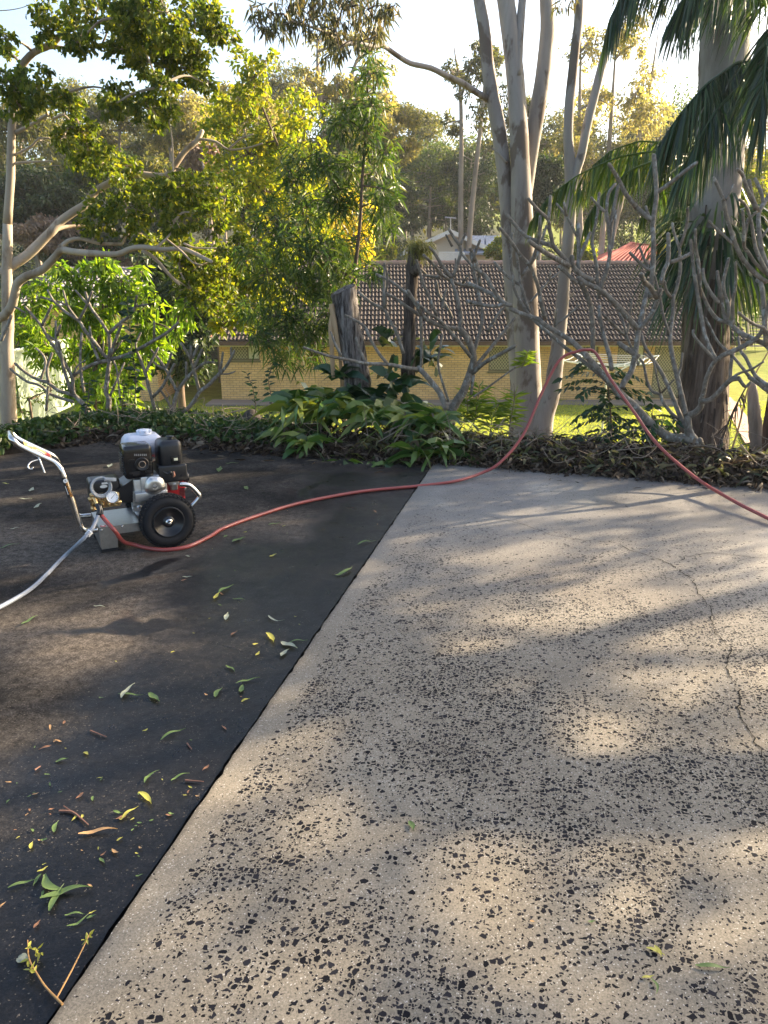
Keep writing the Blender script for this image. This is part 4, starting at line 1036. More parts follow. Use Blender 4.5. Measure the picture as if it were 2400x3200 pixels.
cl2 = [(270,470,70),(330,510,62),(250,400,50),(230,350,52),(330,640,62),(300,690,60),(400,650,72),(470,620,70),(540,590,80),(610,590,75),(690,610,75),(650,680,60),(545,690,50),(560,760,46),(430,720,50),(620,830,75),(690,860,65),(750,800,70),(590,900,50),(700,960,45),(650,930,45),(560,830,50),(480,760,46),(390,520,46),(200,430,42),(520,350,50)]
px_clumps(b, tw, rng, cl2, 10.4, 560, .066, .042, dj=.6, trunk=nodes, tr=.011, sub=26, sig=.14)
b.build('crown', L_BROAD, lth); tw.build('twigs', B_PALE, lth); lt.b.build('limbs', B_PALE, lth, True)

# yellow-green tree behind
def leafy(name, label, cat, clumps, Y, leaf, L, W, n, seed, base=None, bark=None, kind='hex', droop=.5, group=None, dj=.5, tw_r=.012, sub=20, sig=.16, depth=1.0, tr=.05, trunk_px=None):
    rng = RG(seed); xs_ = [c[0] for c in clumps]; ys_ = [c[1] for c in clumps]
    cx = np.mean(xs_) if base is None else base
    top = min(ys_)+20
    bx = at(cx, max(ys_), Y); bz = float(terrain_z(bx[0], Y))-.05
    t = thing(name, label, cat, (bx[0], Y, bz), group)
    if trunk_px is None: P = [np.array([bx[0], Y, bz]), at(cx*.9+np.mean(xs_)*.1, max(ys_), Y), at(cx*.5+np.mean(xs_)*.5, np.mean(ys_), Y), at(xs_[int(np.argmin(ys_))], top, Y)]
    else: P = [np.array([at(*trunk_px[0], Y)[0], Y, bz])] + [at(x, y, Y) for x, y in trunk_px]
    k = MB(); k.tube(P, np.linspace(tr, tr*.25, len(P)), 9, 5, .06, rng); k.build('trunk', bark or B_BROWN, t, True)
    b = MB(); tw = MB(); px_clumps(b, tw, rng, clumps, Y, n, L, W, kind, droop, depth, dj, sub, sig, res(P, 30), tw_r)
    b.build('crown', leaf, t); tw.build('twigs', bark or B_BROWN, t)
    return t
leafy('lime_leaved_tree', 'yellow green sunlit tree behind the narrow leaved sapling', 'tree',
      [(720,330,70),(780,300,60),(850,400,85),(930,350,65),(960,330,55),(800,240,55),(770,190,50),(830,190,45),(700,420,75),(780,480,85),(880,500,85),(950,450,70),(680,530,62),(740,570,70),(830,600,80),(900,620,80),(690,370,60),(960,560,60),(780,690,70),(860,740,70),(760,790,60),(830,850,60),(930,760,60),(730,880,50),(820,950,60),(900,900,60),(1000,700,50),(640,800,55,-5),(700,850,62,-5),(760,900,62,-5),(820,860,62,-5.2),(720,930,48,-5),(780,990,52,-5),(850,960,58,-5.3),(700,1010,34,-5),(650,900,40,-5),(590,840,44,-5),(880,800,60,-5)],
      17.5, L_LIME, .12, .07, 330, 31, 1080, B_BROWN, dj=.9, tr=.07, sub=24, sig=.15)
leafy('narrow_leaved_sapling', 'dark green sapling with narrow drooping leaves and one thin leader', 'tree',
      [(1155,165,22),(1165,230,36),(1125,250,24),(1120,330,50),(1160,330,40),(1060,390,44),(1035,370,32),(1150,420,50),(1190,470,50),(950,500,52),(1010,520,52),(905,550,44),(1090,530,55),(1190,550,52),(1230,600,36),(860,680,60),(960,650,62),(1050,640,55),(1200,640,46),(900,770,75),(1000,780,80),(840,860,68),(930,890,84),(1030,880,75),(860,990,72),(960,1010,80),(1030,980,55),(820,1060,50),(920,1090,60),(1100,760,52),(1175,690,46),(1080,860,50),(1170,840,36),(1220,700,36),(780,960,42),(780,800,46),(980,1110,40),(880,1130,36),(1110,640,46),(820,1000,50),(1060,590,40)],
      9.4, L_WATTLE, .15, .016, 400, 32, 1120, B_BROWN, kind='strip', droop=.35, dj=.45, tw_r=.007, sub=18, sig=.2, tr=.03, trunk_px=[(1090,1100),(1108,860),(1125,700),(1132,560),(1142,430),(1150,250),(1155,150)])
leafy('yellow_flowering_tree', 'bright yellow flowering tree glimpsed behind the narrow leaved sapling', 'tree', [(1110,690,50),(1130,750,46),(1090,630,44),(1140,660,30),(1060,700,50),(1120,790,40)], 20, L_YELLOW, .14, .09, 420, 33, dj=.5, tr=.06, sub=24)
leafy('bright_green_shrub', 'bright sunlit green shrub behind the leafless frangipanis at left', 'shrub',
      [(90,940,56),(150,900,56),(210,880,55),(300,850,52),(380,880,60),(440,940,58),(480,1010,50),(500,1080,40),(470,1060,50),(120,1030,62),(220,990,75),(330,960,70),(250,1100,75),(350,1080,75),(410,1130,58),(330,1200,60),(250,1210,55),(400,1210,50),(560,980,32),(585,960,28),(545,1040,26),(580,1000,24),(150,1110,50),(75,1020,40),(300,1260,45),(390,1270,40),(180,830,30),(330,820,34),(440,850,26)],
      12.8, L_MANGO, .17, .05, 330, 34, 290, B_BROWN, droop=.9, dj=.6, tr=.06, sub=18, sig=.17)
leafy('yellow_green_bush', 'pale yellow green bush low at the left edge beside the fence', 'bush', [(40,1250,45),(120,1240,40),(160,1200,36),(70,1290,30)], 13.6, L_MID, .08, .04, 170, 35, dj=.3, tr=.03)
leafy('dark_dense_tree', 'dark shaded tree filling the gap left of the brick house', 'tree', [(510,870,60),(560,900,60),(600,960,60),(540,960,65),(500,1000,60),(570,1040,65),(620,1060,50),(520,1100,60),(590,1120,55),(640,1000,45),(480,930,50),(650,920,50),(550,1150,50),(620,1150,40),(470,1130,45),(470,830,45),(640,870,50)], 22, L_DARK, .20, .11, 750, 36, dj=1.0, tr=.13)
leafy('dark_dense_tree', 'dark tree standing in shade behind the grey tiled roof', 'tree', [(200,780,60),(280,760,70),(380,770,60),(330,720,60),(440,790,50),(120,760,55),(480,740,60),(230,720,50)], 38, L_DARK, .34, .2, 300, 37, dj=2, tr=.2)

# ---- the smooth barked gums
def stems(t, rows, Y, seed, m, nm='trunk'):
    f = Limbs(Y, seed, .1); b = MB()
    for pts, ws, dy in rows:
        P = [at(x, y, Y + dy*i/(len(pts)-1)) for i, (x, y) in enumerate(pts)]; R_ = [w_*.5*ppm(Y, x, y) for w_, (x, y) in zip(ws, pts)]
        b.tube(P, R_, 16, 4, .03, RG(seed), cap=True)
        for i, (x, y) in enumerate(pts): f.nodes.append((x, y, Y + dy*i/(len(pts)-1)))
    b.build(nm, m, t, True)
    return f
GY = 12.2
gb = at(1650, 1385, GY)
g1 = thing('smooth_barked_gum', 'tall smooth grey gum forking into several stems, left of the leaning gum', 'tree', (gb[0], GY, float(terrain_z(gb[0], GY))))
gz_ = float(terrain_z(gb[0], GY))
f1 = stems(g1, [([(1480,-160),(1494,-20),(1514,96),(1523,193),(1540,310),(1562,430),(1580,600),(1590,750),(1600,900),(1612,1050),(1625,1200),(1630,1330),(1632,1430)], [34,36,38,40,44,46,44,44,48,55,62,80,95], .1),
                ([(1560,-160),(1578,-20),(1600,150),(1615,300),(1625,500),(1632,700),(1640,900),(1648,1100),(1652,1250),(1655,1350),(1658,1440)], [54,56,54,56,60,70,78,76,84,100,115], -.15),
                ([(1650,-160),(1634,-20),(1622,130),(1616,240)], [20,24,28,30], -.1),
                ([(1715,-160),(1707,-20),(1711,72),(1706,150),(1696,240),(1677,360),(1660,460),(1645,570),(1635,660)], [40,42,44,46,48,50,50,48,40], .2)], GY, 41, B_SCORCH)
f1.add('T3', [(1510,650),(1400,580),(1320,530),(1230,490),(1130,440),(1000,410),(900,350),(830,300),(760,300),(680,285),(560,280),(520,265),(470,220),(400,190),(300,155),(240,140),(180,90)], 38, 10, -3.0, True, 9)
f1.add('T3', [(740,290),(650,290),(560,300),(480,350),(420,400),(390,445)], 14, 6, -.2); f1.add('T3', [(770,290),(760,240),(730,190)], 12, 8); f1.add('T3', [(380,180),(330,90),(270,20)], 8, 5); f1.add('T3', [(520,260),(500,150),(540,50),(520,-40)], 8, 5); f1.add('T3', [(1630,1060),(1590,1010),(1530,960)], 20, 6); f1.add('T3', [(240,140),(120,170),(20,180)], 7, 4)
f1.b.build('limbs', B_GUM, g1, True)
b = MB(); tw = MB(); rng = RG(42)
nd = np.array([at(x, y, Y) for x, y, Y in f1.nodes[40:]])
px_clumps(b, tw, rng, [(840,40,45),(900,30,55),(960,60,45),(1010,20,50),(1060,60,40),(1100,20,45),(1150,30,50),(1190,60,38),(1210,30,30),(1170,90,28),(1040,100,36),(810,90,30),(1120,130,26),(1140,60,40),(880,90,34),(1230,20,20),(1000,-20,60),(1100,-30,60),(900,-40,50),(1060,150,34),(1030,180,26),(800,30,30),(1180,110,20)], 9.6, 190, .12, .022, 'hex', 2.2, dj=.4, trunk=nd, tr=.006, sub=16, sig=.2)
px_clumps(b, tw, rng, [(1760,15,26),(1780,-20,40),(1990,20,30),(1960,-20,40),(2060,10,36),(2010,60,20)], 11.5, 160, .12, .022, 'hex', 2.2, dj=.4, trunk=None, sub=12)
b.build('crown', L_GUM, g1); tw.build('twigs', B_BROWN, g1)
gb2 = at(1690, 1400, 11.6); g2 = thing('leaning_gum', 'slender pale gum leaning right and forking above the tiled roof', 'tree', (gb2[0], 11.6, float(terrain_z(gb2[0], 11.6))))
f2 = stems(g2, [([(1822,-160),(1812,-20),(1807,72),(1798,145),(1788,240),(1778,340),(1776,434),(1780,506),(1783,600),(1782,672),(1776,745),(1772,793),(1763,865),(1758,940),(1750,1020),(1743,1093),(1735,1150),(1725,1225),(1704,1290),(1690,1360),(1680,1440)], [26,28,28,29,30,30,30,34,36,36,38,38,38,40,42,46,50,54,62,72,84], .3),
                ([(1960,20),(1935,55),(1908,106),(1884,193),(1860,290),(1836,386),(1817,482),(1797,545),(1786,600)], [14,18,22,26,27,28,28,30,30], .1)], 11.6, 43, B_SCORCH)
f2.add('A8', [(720,130),(780,80),(800,20)], 24, 6); f2.b.build('limbs', B_GUM, g2, True)

BY = 9.4
bb = at(2190, 1430, BY); g3 = thing('thick_trunked_gum', 'thick gum with stringy brown lower bark and smooth grey upper trunk at right', 'tree', (bb[0], BY, float(terrain_z(bb[0], BY))))
rngb = RG(44); b = MB()
pts = [(2272,-180),(2268,-50),(2265,100),(2262,200),(2255,350),(2247,500),(2232,640),(2217,760),(2212,900),(2205,1050),(2200,1200),(2193,1330),(2188,1430),(2186,1500)]
ws = [142,144,148,148,148,146,146,146,142,142,146,152,165,180]
b.tube([at(x, y, BY) for x, y in pts], [w_*.5*ppm(BY, x, y) for w_, (x, y) in zip(ws, pts)], 30, 5, .02, rngb); b.build('trunk', B_BIG, g3, True)
# strips of loose bark
b = MB()
for k in range(60):
    j = rngb.randint(6, 12); f_ = rngb.uniform(); x = pts[j][0]*(1-f_)+pts[j+1][0]*f_; y = pts[j][1]*(1-f_)+pts[j+1][1]*f_; r_ = (ws[j]*(1-f_)+ws[j+1]*f_)*.5*ppm(BY, x, y)
    a = rngb.uniform(-2.9, .2); c = at(x, y, BY) + np.array([math.cos(a), math.sin(a), 0])*(r_+.004); L_ = rngb.uniform(.12, .45); o_ = np.array([math.cos(a), math.sin(a), 0]); s_ = np.array([-math.sin(a), math.cos(a), 0])
    w_ = rngb.uniform(.008, .022); P = []
    for t in (0, .5, 1): P += [c+s_*w_*(1-t*.5)+[0,0,-L_*t]+o_*(.015+.05*t*t*rngb.uniform(.2,1.2)), c-s_*w_*(1-t*.5)+[0,0,-L_*t]+o_*(.015+.03*t*t)]
    b.add(P, np.array([(0,1,3,2),(2,3,5,4)]))
b.build('loose_bark', B_DEAD, g3)

# fern clump growing on the thick trunk
fc = at(2235, 690, BY-.25); fern = thing('epiphyte_fern', 'dark strap leaved fern clump growing round the thick trunk', 'fern', fc)
rng = RG(45); n = 210; b = MB()
a = rng.uniform(0, 2*math.pi, n); p = at(2240, 680, BY) + np.stack([np.cos(a)*.33, np.sin(a)*.33, rng.normal(-.1, .16, n)], -1)
d = np.stack([np.cos(a), np.sin(a), rng.uniform(-.9, .9, n)], -1)
b.leaves(rng, p, d, .55, .036, .15, .55, 'strip')
a = rng.uniform(0, 2*math.pi, 150); p = at(2230, 770, BY) + np.stack([np.cos(a)*.3, np.sin(a)*.3, rng.normal(-.1, .2, 150)], -1)
b.leaves(rng, p, np.stack([np.cos(a), np.sin(a), rng.uniform(-1.6, .2, 150)], -1), .45, .034, .15, .6, 'strip')
b.build('fern_fronds', L_PALM, fern)

# ---- palms: arching ribs with hanging leaflets
def palm(name, label, fronds, Y, trunk, leaf, seed, L=.55, W=.03, tr=.11, dens=95):
    rng = RG(seed); tb = at(trunk[-1][0], trunk[-1][1], Y)
    t = thing(name, label, 'palm', (tb[0], Y, float(terrain_z(tb[0], Y))))
    b = MB(); b.tube([at(x, y, Y) for x, y in trunk]+[np.array([tb[0], Y, float(terrain_z(tb[0], Y))-.1])], tr, 14, 4, .03, rng); b.build('trunk', B_DEAD, t, True)
    for fr in fronds:
        P = res([at(x, y, Y+(q[0] if q else 0)) for x, y, *q in fr], 40)
        for _ in range(3): P[1:-1] = (P[:-2]+P[1:-1]*2+P[2:])/4
        rb_ = MB(); rb_.tube(P, np.linspace(.018, .005, 40), 6, 1); rib = rb_.build('frond', leaf, t)
        T = nrm(np.gradient(P, axis=0)); m = dens*2
        tt = rng.uniform(.06, 1, m)*39; i = np.minimum(tt.astype(int), 38); f_ = (tt-i)[:,None]
        p = P[i]*(1-f_)+P[i+1]*f_; T_ = T[i]
        sd_ = nrm(np.cross(T_, [0,0,1.0]))*np.where(np.arange(m) % 2, 1, -1)[:,None]
        d = T_*rng.uniform(.2, .6, m)[:,None] + sd_*rng.uniform(.25, .8, m)[:,None] + np.array([0,0,-1])*rng.uniform(.35, 1.1, m)[:,None]
        lb = MB(); lb.leaves(rng, p, d, L*(1-.5*np.abs(tt/39-.4)), W, .2, .35, 'strip'); lb.build('leaflets', leaf, rib)
    return t
palm('drooping_palm', 'dark palm with hanging fronds draped round the thick trunk at upper right',
     [[(2430,190,0),(2310,190,-.4),(2210,260,-.6),(2130,350,-.6),(2060,450,-.5)], [(2430,220,0),(2320,260,-.6),(2240,340,-.8),(2180,440,-.8),(2130,530,-.7)], 
      [(2430,60,0),(2300,-110,.2),(2130,-140,.3),(2010,-90,.4),(1950,-30,.4),(1905,60,.4)], [(2430,50,0),(2350,-110,-.3),(2240,-100,-.4),(2160,-50,-.4),(2125,30,-.3)], [(2430,90,0),(2430,60,-.6),(2400,130,-.9),(2385,260,-1.0),(2375,380,-1.0)], [(2430,200,0),(2330,230,-.2),(2260,300,-.2),(2210,400,-.2),(2190,480,-.2)]],
     8.6, [(2440,150),(2450,500),(2460,1000)], L_PALM, 51, .43, .019, .10, 165)
palm('low_palm', 'low palm with sunlit arching fronds between the gums and the thick trunk',
     [[(2180,490,0),(2060,470,-.3),(1930,490,-.4),(1800,550,-.5),(1710,620,-.5),(1660,690,-.5)], [(2180,490,0),(2080,490,-.5),(1970,530,-.7),(1880,610,-.7),(1830,690,-.7)], [(2180,490,0),(2100,450,.1),(2000,440,.1),(1910,470,.1),(1850,520,.1)], [(2180,490,0),(2120,520,-.5),(2050,580,-.8),(2010,660,-.8)],
      [(2180,490,0),(2040,480,.3),(1900,530,.4),(1800,600,.4)], [(2180,490,0),(2300,560,.3),(2365,680,.3),(2380,800,.3),(2370,930,.3)], [(2180,490,0),(2320,600,.2),(2390,740,.2),(2400,880,.2)]],
     10.6, [(2180,480),(2180,800),(2180,1100)], L_PALML, 52, .29, .019, .10, 120)
# ---- trees of the far slope
def far_tree(name, label, cx, cy_, rx, ry, Y, leaf, n, seed, L=.26, W=.11, nc=16, sig=.26, group='trees on the far slope', bark=None, droop=.7, stems_=1, low=None, sparse=False):
    rng = RG(seed); u = ppm(Y, cx, cy_)
    c = at(cx, cy_, Y); RX, RY = rx*u, ry*u
    bx = c[0] + rng.uniform(-.2, .2)*RX; bz = min(float(terrain_z(bx, Y)), c[2]-RY*1.1)-.1
    t = thing(name, label, 'tree', (bx, Y, bz), group)
    k = MB(); b = MB(); tw = MB()
    nd = []
    for s_ in range(stems_):
        tx = bx + (s_-(stems_-1)/2)*RX*.5
        P = [np.array([bx+(s_-(stems_-1)/2)*.3, Y, bz]), np.array([(bx+tx)/2+rng.normal(0,.2), Y, (bz+c[2]-RY*.4)/2]), np.array([tx+rng.normal(0,.3), Y+rng.normal(0,.4), c[2]-RY*.1]), np.array([c[0]+(tx-bx)*1.2+rng.normal(0,.4), Y, c[2]+RY*.8])]
        r0 = max(.07, .013*(c[2]+RY-bz))
        k.tube(P, [r0, r0*.8, r0*.5, r0*.12], 9, 5, .05, rng); nd.append(res(P, 30))
    k.build('trunk', bark or B_FAR, t, True)
    nd = np.vstack(nd)
    for j in range(nc):
        a = rng.uniform(0, 2*math.pi); e = rng.uniform(-.85, 1.0); q = math.sqrt(max(0, 1-e*e*.9))*rng.uniform(.3, .95)
        cc = c + np.array([math.cos(a)*q*RX, math.sin(a)*q*RX*.8, e*RY*.85])
        f_ = rng.uniform(.22, .40)*(.75 if sparse else 1); n_ = int(n*1.35)
        r1 = f_*RX; r2 = f_*min(RY, RX*1.2)
        cs = clump_leaves(b, rng, cc, r1, r1, r2*.8, n_//nc, L, W, 'rhomb', droop, 16, sig, .2)
        dd = np.linalg.norm(nd-cc, axis=1) + np.where(nd[:,2] > cc[2]-.1, 4, 0); s_ = nd[dd.argmin()]
        m_ = (s_+cc)/2 + rng.normal(0, .05*np.linalg.norm(cc-s_)+.02, 3)
        tw.tube([s_, m_, cc], [r0*.35, r0*.25, r0*.14], 6, 3)
        for z_ in cs[:5]: tw.tube([cc, (cc+z_)/2+rng.normal(0, r1*.1, 3), z_], [r0*.14, r0*.1, r0*.05], 4, 2)
    b.build('crown', leaf, t); tw.build('limbs', bark or B_FAR, t)
    return t
FT = [
 ('gum_tree', 'feathery tall gum with sky showing through, rising above the narrow leaved sapling', 1070,260,190,170,46,L_GOLD,5200,dict(nc=24,sparse=True,stems_=2,sig=.17)),
 ('gum_tree', 'thin tall gum with sparse leaves just left of the smooth gum stems', 1470,300,120,170,52,L_OLIVE,2600,dict(nc=18,sparse=True,stems_=2,sig=.16)),
 ('gum_tree', 'big golden brown gum between the leaning gum and the thick trunk', 1900,330,215,245,56,L_GOLD,9500,dict(nc=34,sparse=True,stems_=3,sig=.17)),
 ('gum_tree', 'greyish gum behind the crooked limb of the spreading tree', 380,440,160,120,52,L_OLIVE,6000,dict(nc=22)),
 ('gum_tree', 'golden olive gum between the crooked limb and the lime leaved tree', 560,430,120,150,48,L_GOLD,5200,dict(nc=20)),
 ('gum_tree', 'grey green gum behind the pale trunk at the left edge', 100,480,170,150,46,L_OLIVE,6500,dict(nc=22)),
 ('bushy_tree', 'dark olive bushy tree low behind the pale trunk at the left edge', 120,640,170,110,40,L_DARK,6500,dict(nc=22)),
 ('bushy_tree', 'olive bushy tree above the grey tiled roof', 330,600,150,110,42,L_MID,6500,dict(nc=22)),
 ('bushy_tree', 'sunlit olive tree behind the small crooked limb fork', 500,620,150,120,39,L_OLIVE,6500,dict(nc=22)),
 ('gum_tree', 'pale gum behind the top of the lime leaved tree', 760,420,140,150,54,L_GOLD,4600,dict(nc=18,sparse=True)),
 ('bushy_tree', 'green tree behind the lower crown of the lime leaved tree', 830,600,190,150,42,L_MID,8000,dict(nc=24)),
 ('bushy_tree', 'olive tree directly behind the leader of the narrow leaved sapling', 1040,560,150,140,44,L_OLIVE,7000,dict(nc=22)),
 ('bushy_tree', 'golden tree right of the sapling, top just above the tree line', 1220,450,120,120,50,L_GOLD,4200,dict(nc=18,sparse=True)),
 ('bushy_tree', 'mid green tree above the sloping blue grey roof', 1330,560,130,120,68,L_MID,6000,dict(nc=22)),
 ('bushy_tree', 'dark green tree close left of the smooth gum stems', 1480,580,110,120,68,L_DARK,5200,dict(nc=20)),
 ('bushy_tree', 'dark tree in shade left of the blue grey roof', 1220,680,130,110,66,L_DARK,6500,dict(nc=22)),
 ('bushy_tree', 'dark tree in shade behind the aerial on the blue grey roof', 1400,660,140,105,72,L_DARK,6500,dict(nc=22)),
 ('bushy_tree', 'dark green tree between the two pale gums', 1710,640,90,150,46,L_DARK,5200,dict(nc=20)),
 ('bushy_tree', 'olive tree low behind the palm fronds', 1870,640,130,110,64,L_OLIVE,5600,dict(nc=20)),
 ('bushy_tree', 'dark tree behind the red hipped roof', 2010,680,140,110,66,L_DARK,6500,dict(nc=22)),
 ('bushy_tree', 'mid green tree left of the thick trunk above the red roof', 2100,590,110,150,64,L_MID,5200,dict(nc=20)),
 ('bushy_tree', 'yellow green bushy tree right of the thick trunk', 2370,620,110,130,44,L_LIME,5200,dict(nc=20)),
 ('gum_tree', 'golden gum high at the right edge behind the hanging fronds', 2400,420,120,160,60,L_GOLD,4200,dict(nc=18,sparse=True)),
 ('bushy_tree', 'dark tree below the yellow green one at the right edge', 2360,820,120,120,56,L_DARK,5200,dict(nc=20)),
 ('bushy_tree', 'olive tree right behind the fork of the smooth gum', 1640,470,90,150,58,L_OLIVE,4200,dict(nc=18)),
 ('gum_tree', 'hazy olive gum filling the tree line between sapling and thin tall gum', 1290,470,150,150,76,L_OLIVE,6000,dict(nc=22,L=.34,W=.15)),
 ('gum_tree', 'hazy olive gum left of the feathery tall gum', 900,400,150,170,74,L_OLIVE,6500,dict(nc=22,L=.34,W=.15)),
 ('gum_tree', 'hazy grey green gum behind the yellow flowering tree', 1130,520,170,150,78,L_MID,6500,dict(nc=22,L=.34,W=.15)),
 ('gum_tree', 'hazy olive gum far behind the big golden brown gum', 1800,500,170,150,80,L_OLIVE,6500,dict(nc=22,L=.36,W=.16)),
 ('gum_tree', 'hazy green gum far behind the palm fronds', 2080,480,170,160,82,L_MID,6500,dict(nc=22,L=.36,W=.16)),
 ('gum_tree', 'hazy olive gum far behind the top of the spreading tree', 240,440,190,160,76,L_OLIVE,6500,dict(nc=22,L=.34,W=.15)),
 ('gum_tree', 'hazy golden gum far behind the fork of the crooked limb', 680,480,170,150,78,L_GOLD,6500,dict(nc=22,L=.34,W=.15)),
 ('bushy_tree', 'dark bushy tree hidden behind the roof ridge left of the dead post', 1080,740,120,90,44,L_DARK,5200,dict(nc=20)),
]
for i, (nm, lb, cx, cy_, rx, ry, Y, lf_, n, kw) in enumerate(FT): far_tree(nm, lb, cx, cy_, rx, ry, Y, lf_, n, 100+i, **kw)
BS = [('bush', 'yellow green bush above the ridge left of the dead post', 1185,800,62,36,41,L_LIME), ('bush', 'small lime bush above the ridge behind the dead post', 1320,805,36,32,41,L_LIME),
      ('bush', 'bright green bush above the ridge between blue roof and smooth gum', 1575,790,52,48,42,L_LIME), ('bush', 'yellow green bush between leaning gum and red roof', 1815,795,40,40,42,L_LIME), ('bush', 'yellow bush at the right end of the red roof', 2095,800,40,34,42,L_YELLOW),
      ('bush', 'dry pinkish bush among the trees above the grey roof', 640,560,70,90,36,L_DRY), ('bush', 'straw coloured dry bush behind the fork of the lower limb', 330,790,150,50,40,L_DRY), ('bush', 'straw coloured bush left of the lower limb fork', 130,730,100,55,38,L_DRY)]
for i, (nm, lb, cx, cy_, rx, ry, Y, lf_) in enumerate(BS): t = far_tree(nm, lb, cx, cy_, rx, ry, Y, lf_, 2600, 200+i, L=.22, W=.12, nc=14, group='bushes beyond the roofs'); t['category'] = 'bush'
rng = RG(77); k = 0
for row, (Y, cyy, r_) in enumerate(((84, 600, 150), (105, 540, 130))):
    for cx in range(-160, 2700, 150):
        if row == 1: cx += 80
        far_tree('hill_tree', 'hazy tree in the tree line along the top of the far slope', cx+rng.uniform(-30,30), cyy+rng.uniform(-50,40), r_*rng.uniform(.7,1), r_*rng.uniform(.7,1), Y+rng.uniform(-5,5), [L_OLIVE,L_MID,L_DARK,L_OLIVE][rng.randint(4)], 2600, 300+k, L=.55, W=.3, nc=12, group='trees along the hilltop'); k += 1
rng = RG(78); b = MB(); n = 60000
y = 42 + 60*rng.uniform(0, 1, n)**1.3; x = rng.uniform(-.75, .72, n)*y; z = terrain_z(x, y) + rng.uniform(0, 1, n)**1.4*(1.2+1.6*(.5+.5*np.sin(x*.45)*np.sin(y*.38+1)))
keep = (y > 55) | ((x < 13) & (y > 42.5)); p = np.stack([x, y, z], -1)[keep]
b.leaves(rng, p, rng.normal(size=(len(p),3))+[0,0,.2], .36, .2, .2, .1, 'rhomb')
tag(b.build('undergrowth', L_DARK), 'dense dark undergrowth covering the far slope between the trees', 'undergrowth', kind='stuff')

# ---- stumps and dead wood
def deadwood(name, label, pts, ws, Y, seed, top=None, m=B_DEAD, cat='stump', seg=18, rough=.10):
    rng = RG(seed); q = [at(x, y, Y) for x, y in pts]; t = thing(name, label, cat, q[0])
    b = MB(); b.tube(q, [w_*.5*ppm(Y, x, y) for w_, (x, y) in zip(ws, pts)], seg, 4, rough, rng, cap=True)
    V = b.v[0]
    if top is not None:                     # slanting saw cut
        p, n = top; n = nrm(np.array(n)); d = (V-p)@n
        ax = nrm(q[-1]-q[0]); over = d > 0
        V[over] -= ax*(d[over]/np.dot(ax, n))[:,None]
    b.build('trunk', m, t, True)
    return t
p_ = at(1070, 905, 8.2)
st = deadwood('cut_stump', 'thick grey stump with deep furrowed bark and a slanting saw cut top', [(1118,1215),(1108,1120),(1088,1010),(1074,920),(1066,850)], [86,78,78,78,74], 8.2, 61, (p_, (-.42, -.2, 1.0)), m=m_bark('furrowed_grey_bark', [(.38,(.025,.02,.018)), (.47,(.12,.105,.098)), (.64,(.30,.275,.255))], 30, (1,1,.13), 1.0, .06), rough=.12)
b = MB(); b.tube([at(1036,950,8.13), at(1046,1020,8.1), at(1062,1100,8.1)], [.025,.03,.012], 8, 3, .1, RG(4)); b.tube([at(1036,985,8.12), at(1034,1040,8.1), at(1042,1180,8.1)], [.02,.028,.02], 8, 3, .15, RG(5)); b.build('bare_wood', m_bark('split_wood', [(.3,(.30,.20,.11)),(.7,(.50,.36,.22))], 10, (1,1,.15)), st)
ds = deadwood('dead_post', 'dark dead tree post with a tuft of moss on its broken top', [(1275,1180),(1278,1080),(1281,980),(1286,890),(1291,830),(1294,790),(1290,772)], [44,40,38,38,40,34,20], 8.25, 62, None, cat='dead tree')
b = MB(); b.tube([at(1296,850,8.2), at(1308,838,8.1), at(1300,826,8.1)], [.05,.05,.02], 8, 3, .25, RG(6)); b.build('knot', B_DEAD, ds, True)
b = MB(); rng = RG(63); n = 900; p = at(1300, 775, 8.25)+rng.normal(size=(n,3))*[.06,.05,.035]+np.array([.02,0,0]); b.leaves(rng, p, rng.normal(size=(n,3))+[.5,0,.9], .10, .008, .1, .5, 'strip'); b.build('moss_tuft', L_MOSS, ds)
deadwood('weathered_stump', 'weathered grey stump with wavy grain at the right edge', [(2372,1440),(2366,1380),(2358,1300),(2352,1240),(2350,1195)], [50,44,38,32,22], 6.9, 64, m=m_bark('weathered_wood', [(.3,(.15,.115,.09)),(.5,(.30,.245,.20)),(.7,(.40,.34,.29))], 9, (1,1,.2), .8, .02))
deadwood('dark_stump', 'dark reddish stump leaning in at the right edge beside the weathered one', [(2420,1440),(2418,1330),(2430,1230),(2450,1100)], [70,60,46,30], 6.7, 65, m=m_bark('red_brown_wood', [(.3,(.06,.03,.022)),(.7,(.18,.10,.07))], 9, (1,1,.2), .8, .02))
b = MB()
b.tube([at(2285,1410,6.7), at(2310,1330,6.75), at(2340,1210,6.8), at(2400,1100,6.9)], [.009,.008,.007,.006], 6, 4)
tag(b.build('dry_vine', m_plain('orange_vine', (.42, .25, .12), .7)), 'dry orange vine stretched up beside the weathered stump', 'vine')
b = MB(); b.tube([at(2240,1420,6.6), at(2280,1310,6.6), at(2320,1230,6.6), at(2345,1190,6.7)], [.008,.007,.006,.004], 6, 4)
rng = RG(8); q = res([at(2240,1420,6.6), at(2280,1310,6.6), at(2320,1230,6.6)], 60); b.leaves(rng, q, rng.normal(size=(60,3))+[0,0,-1.5], .10, .01, .1, .3, 'strip')
tag(b.build('dry_vine', B_DEAD), 'grey hanging dead vine in front of the thick trunk foot', 'vine')
deadwood('mossy_boulder', 'rounded dark boulder in the ivy left of the strap leaved clump', [(785,1345),(786,1315),(788,1290),(789,1280)], [70,66,44,16], 8.4, 67, m=m_bark('boulder_stone', [(.3,(.03,.025,.022)),(.7,(.09,.075,.065))], 12), cat='rock', rough=.06)

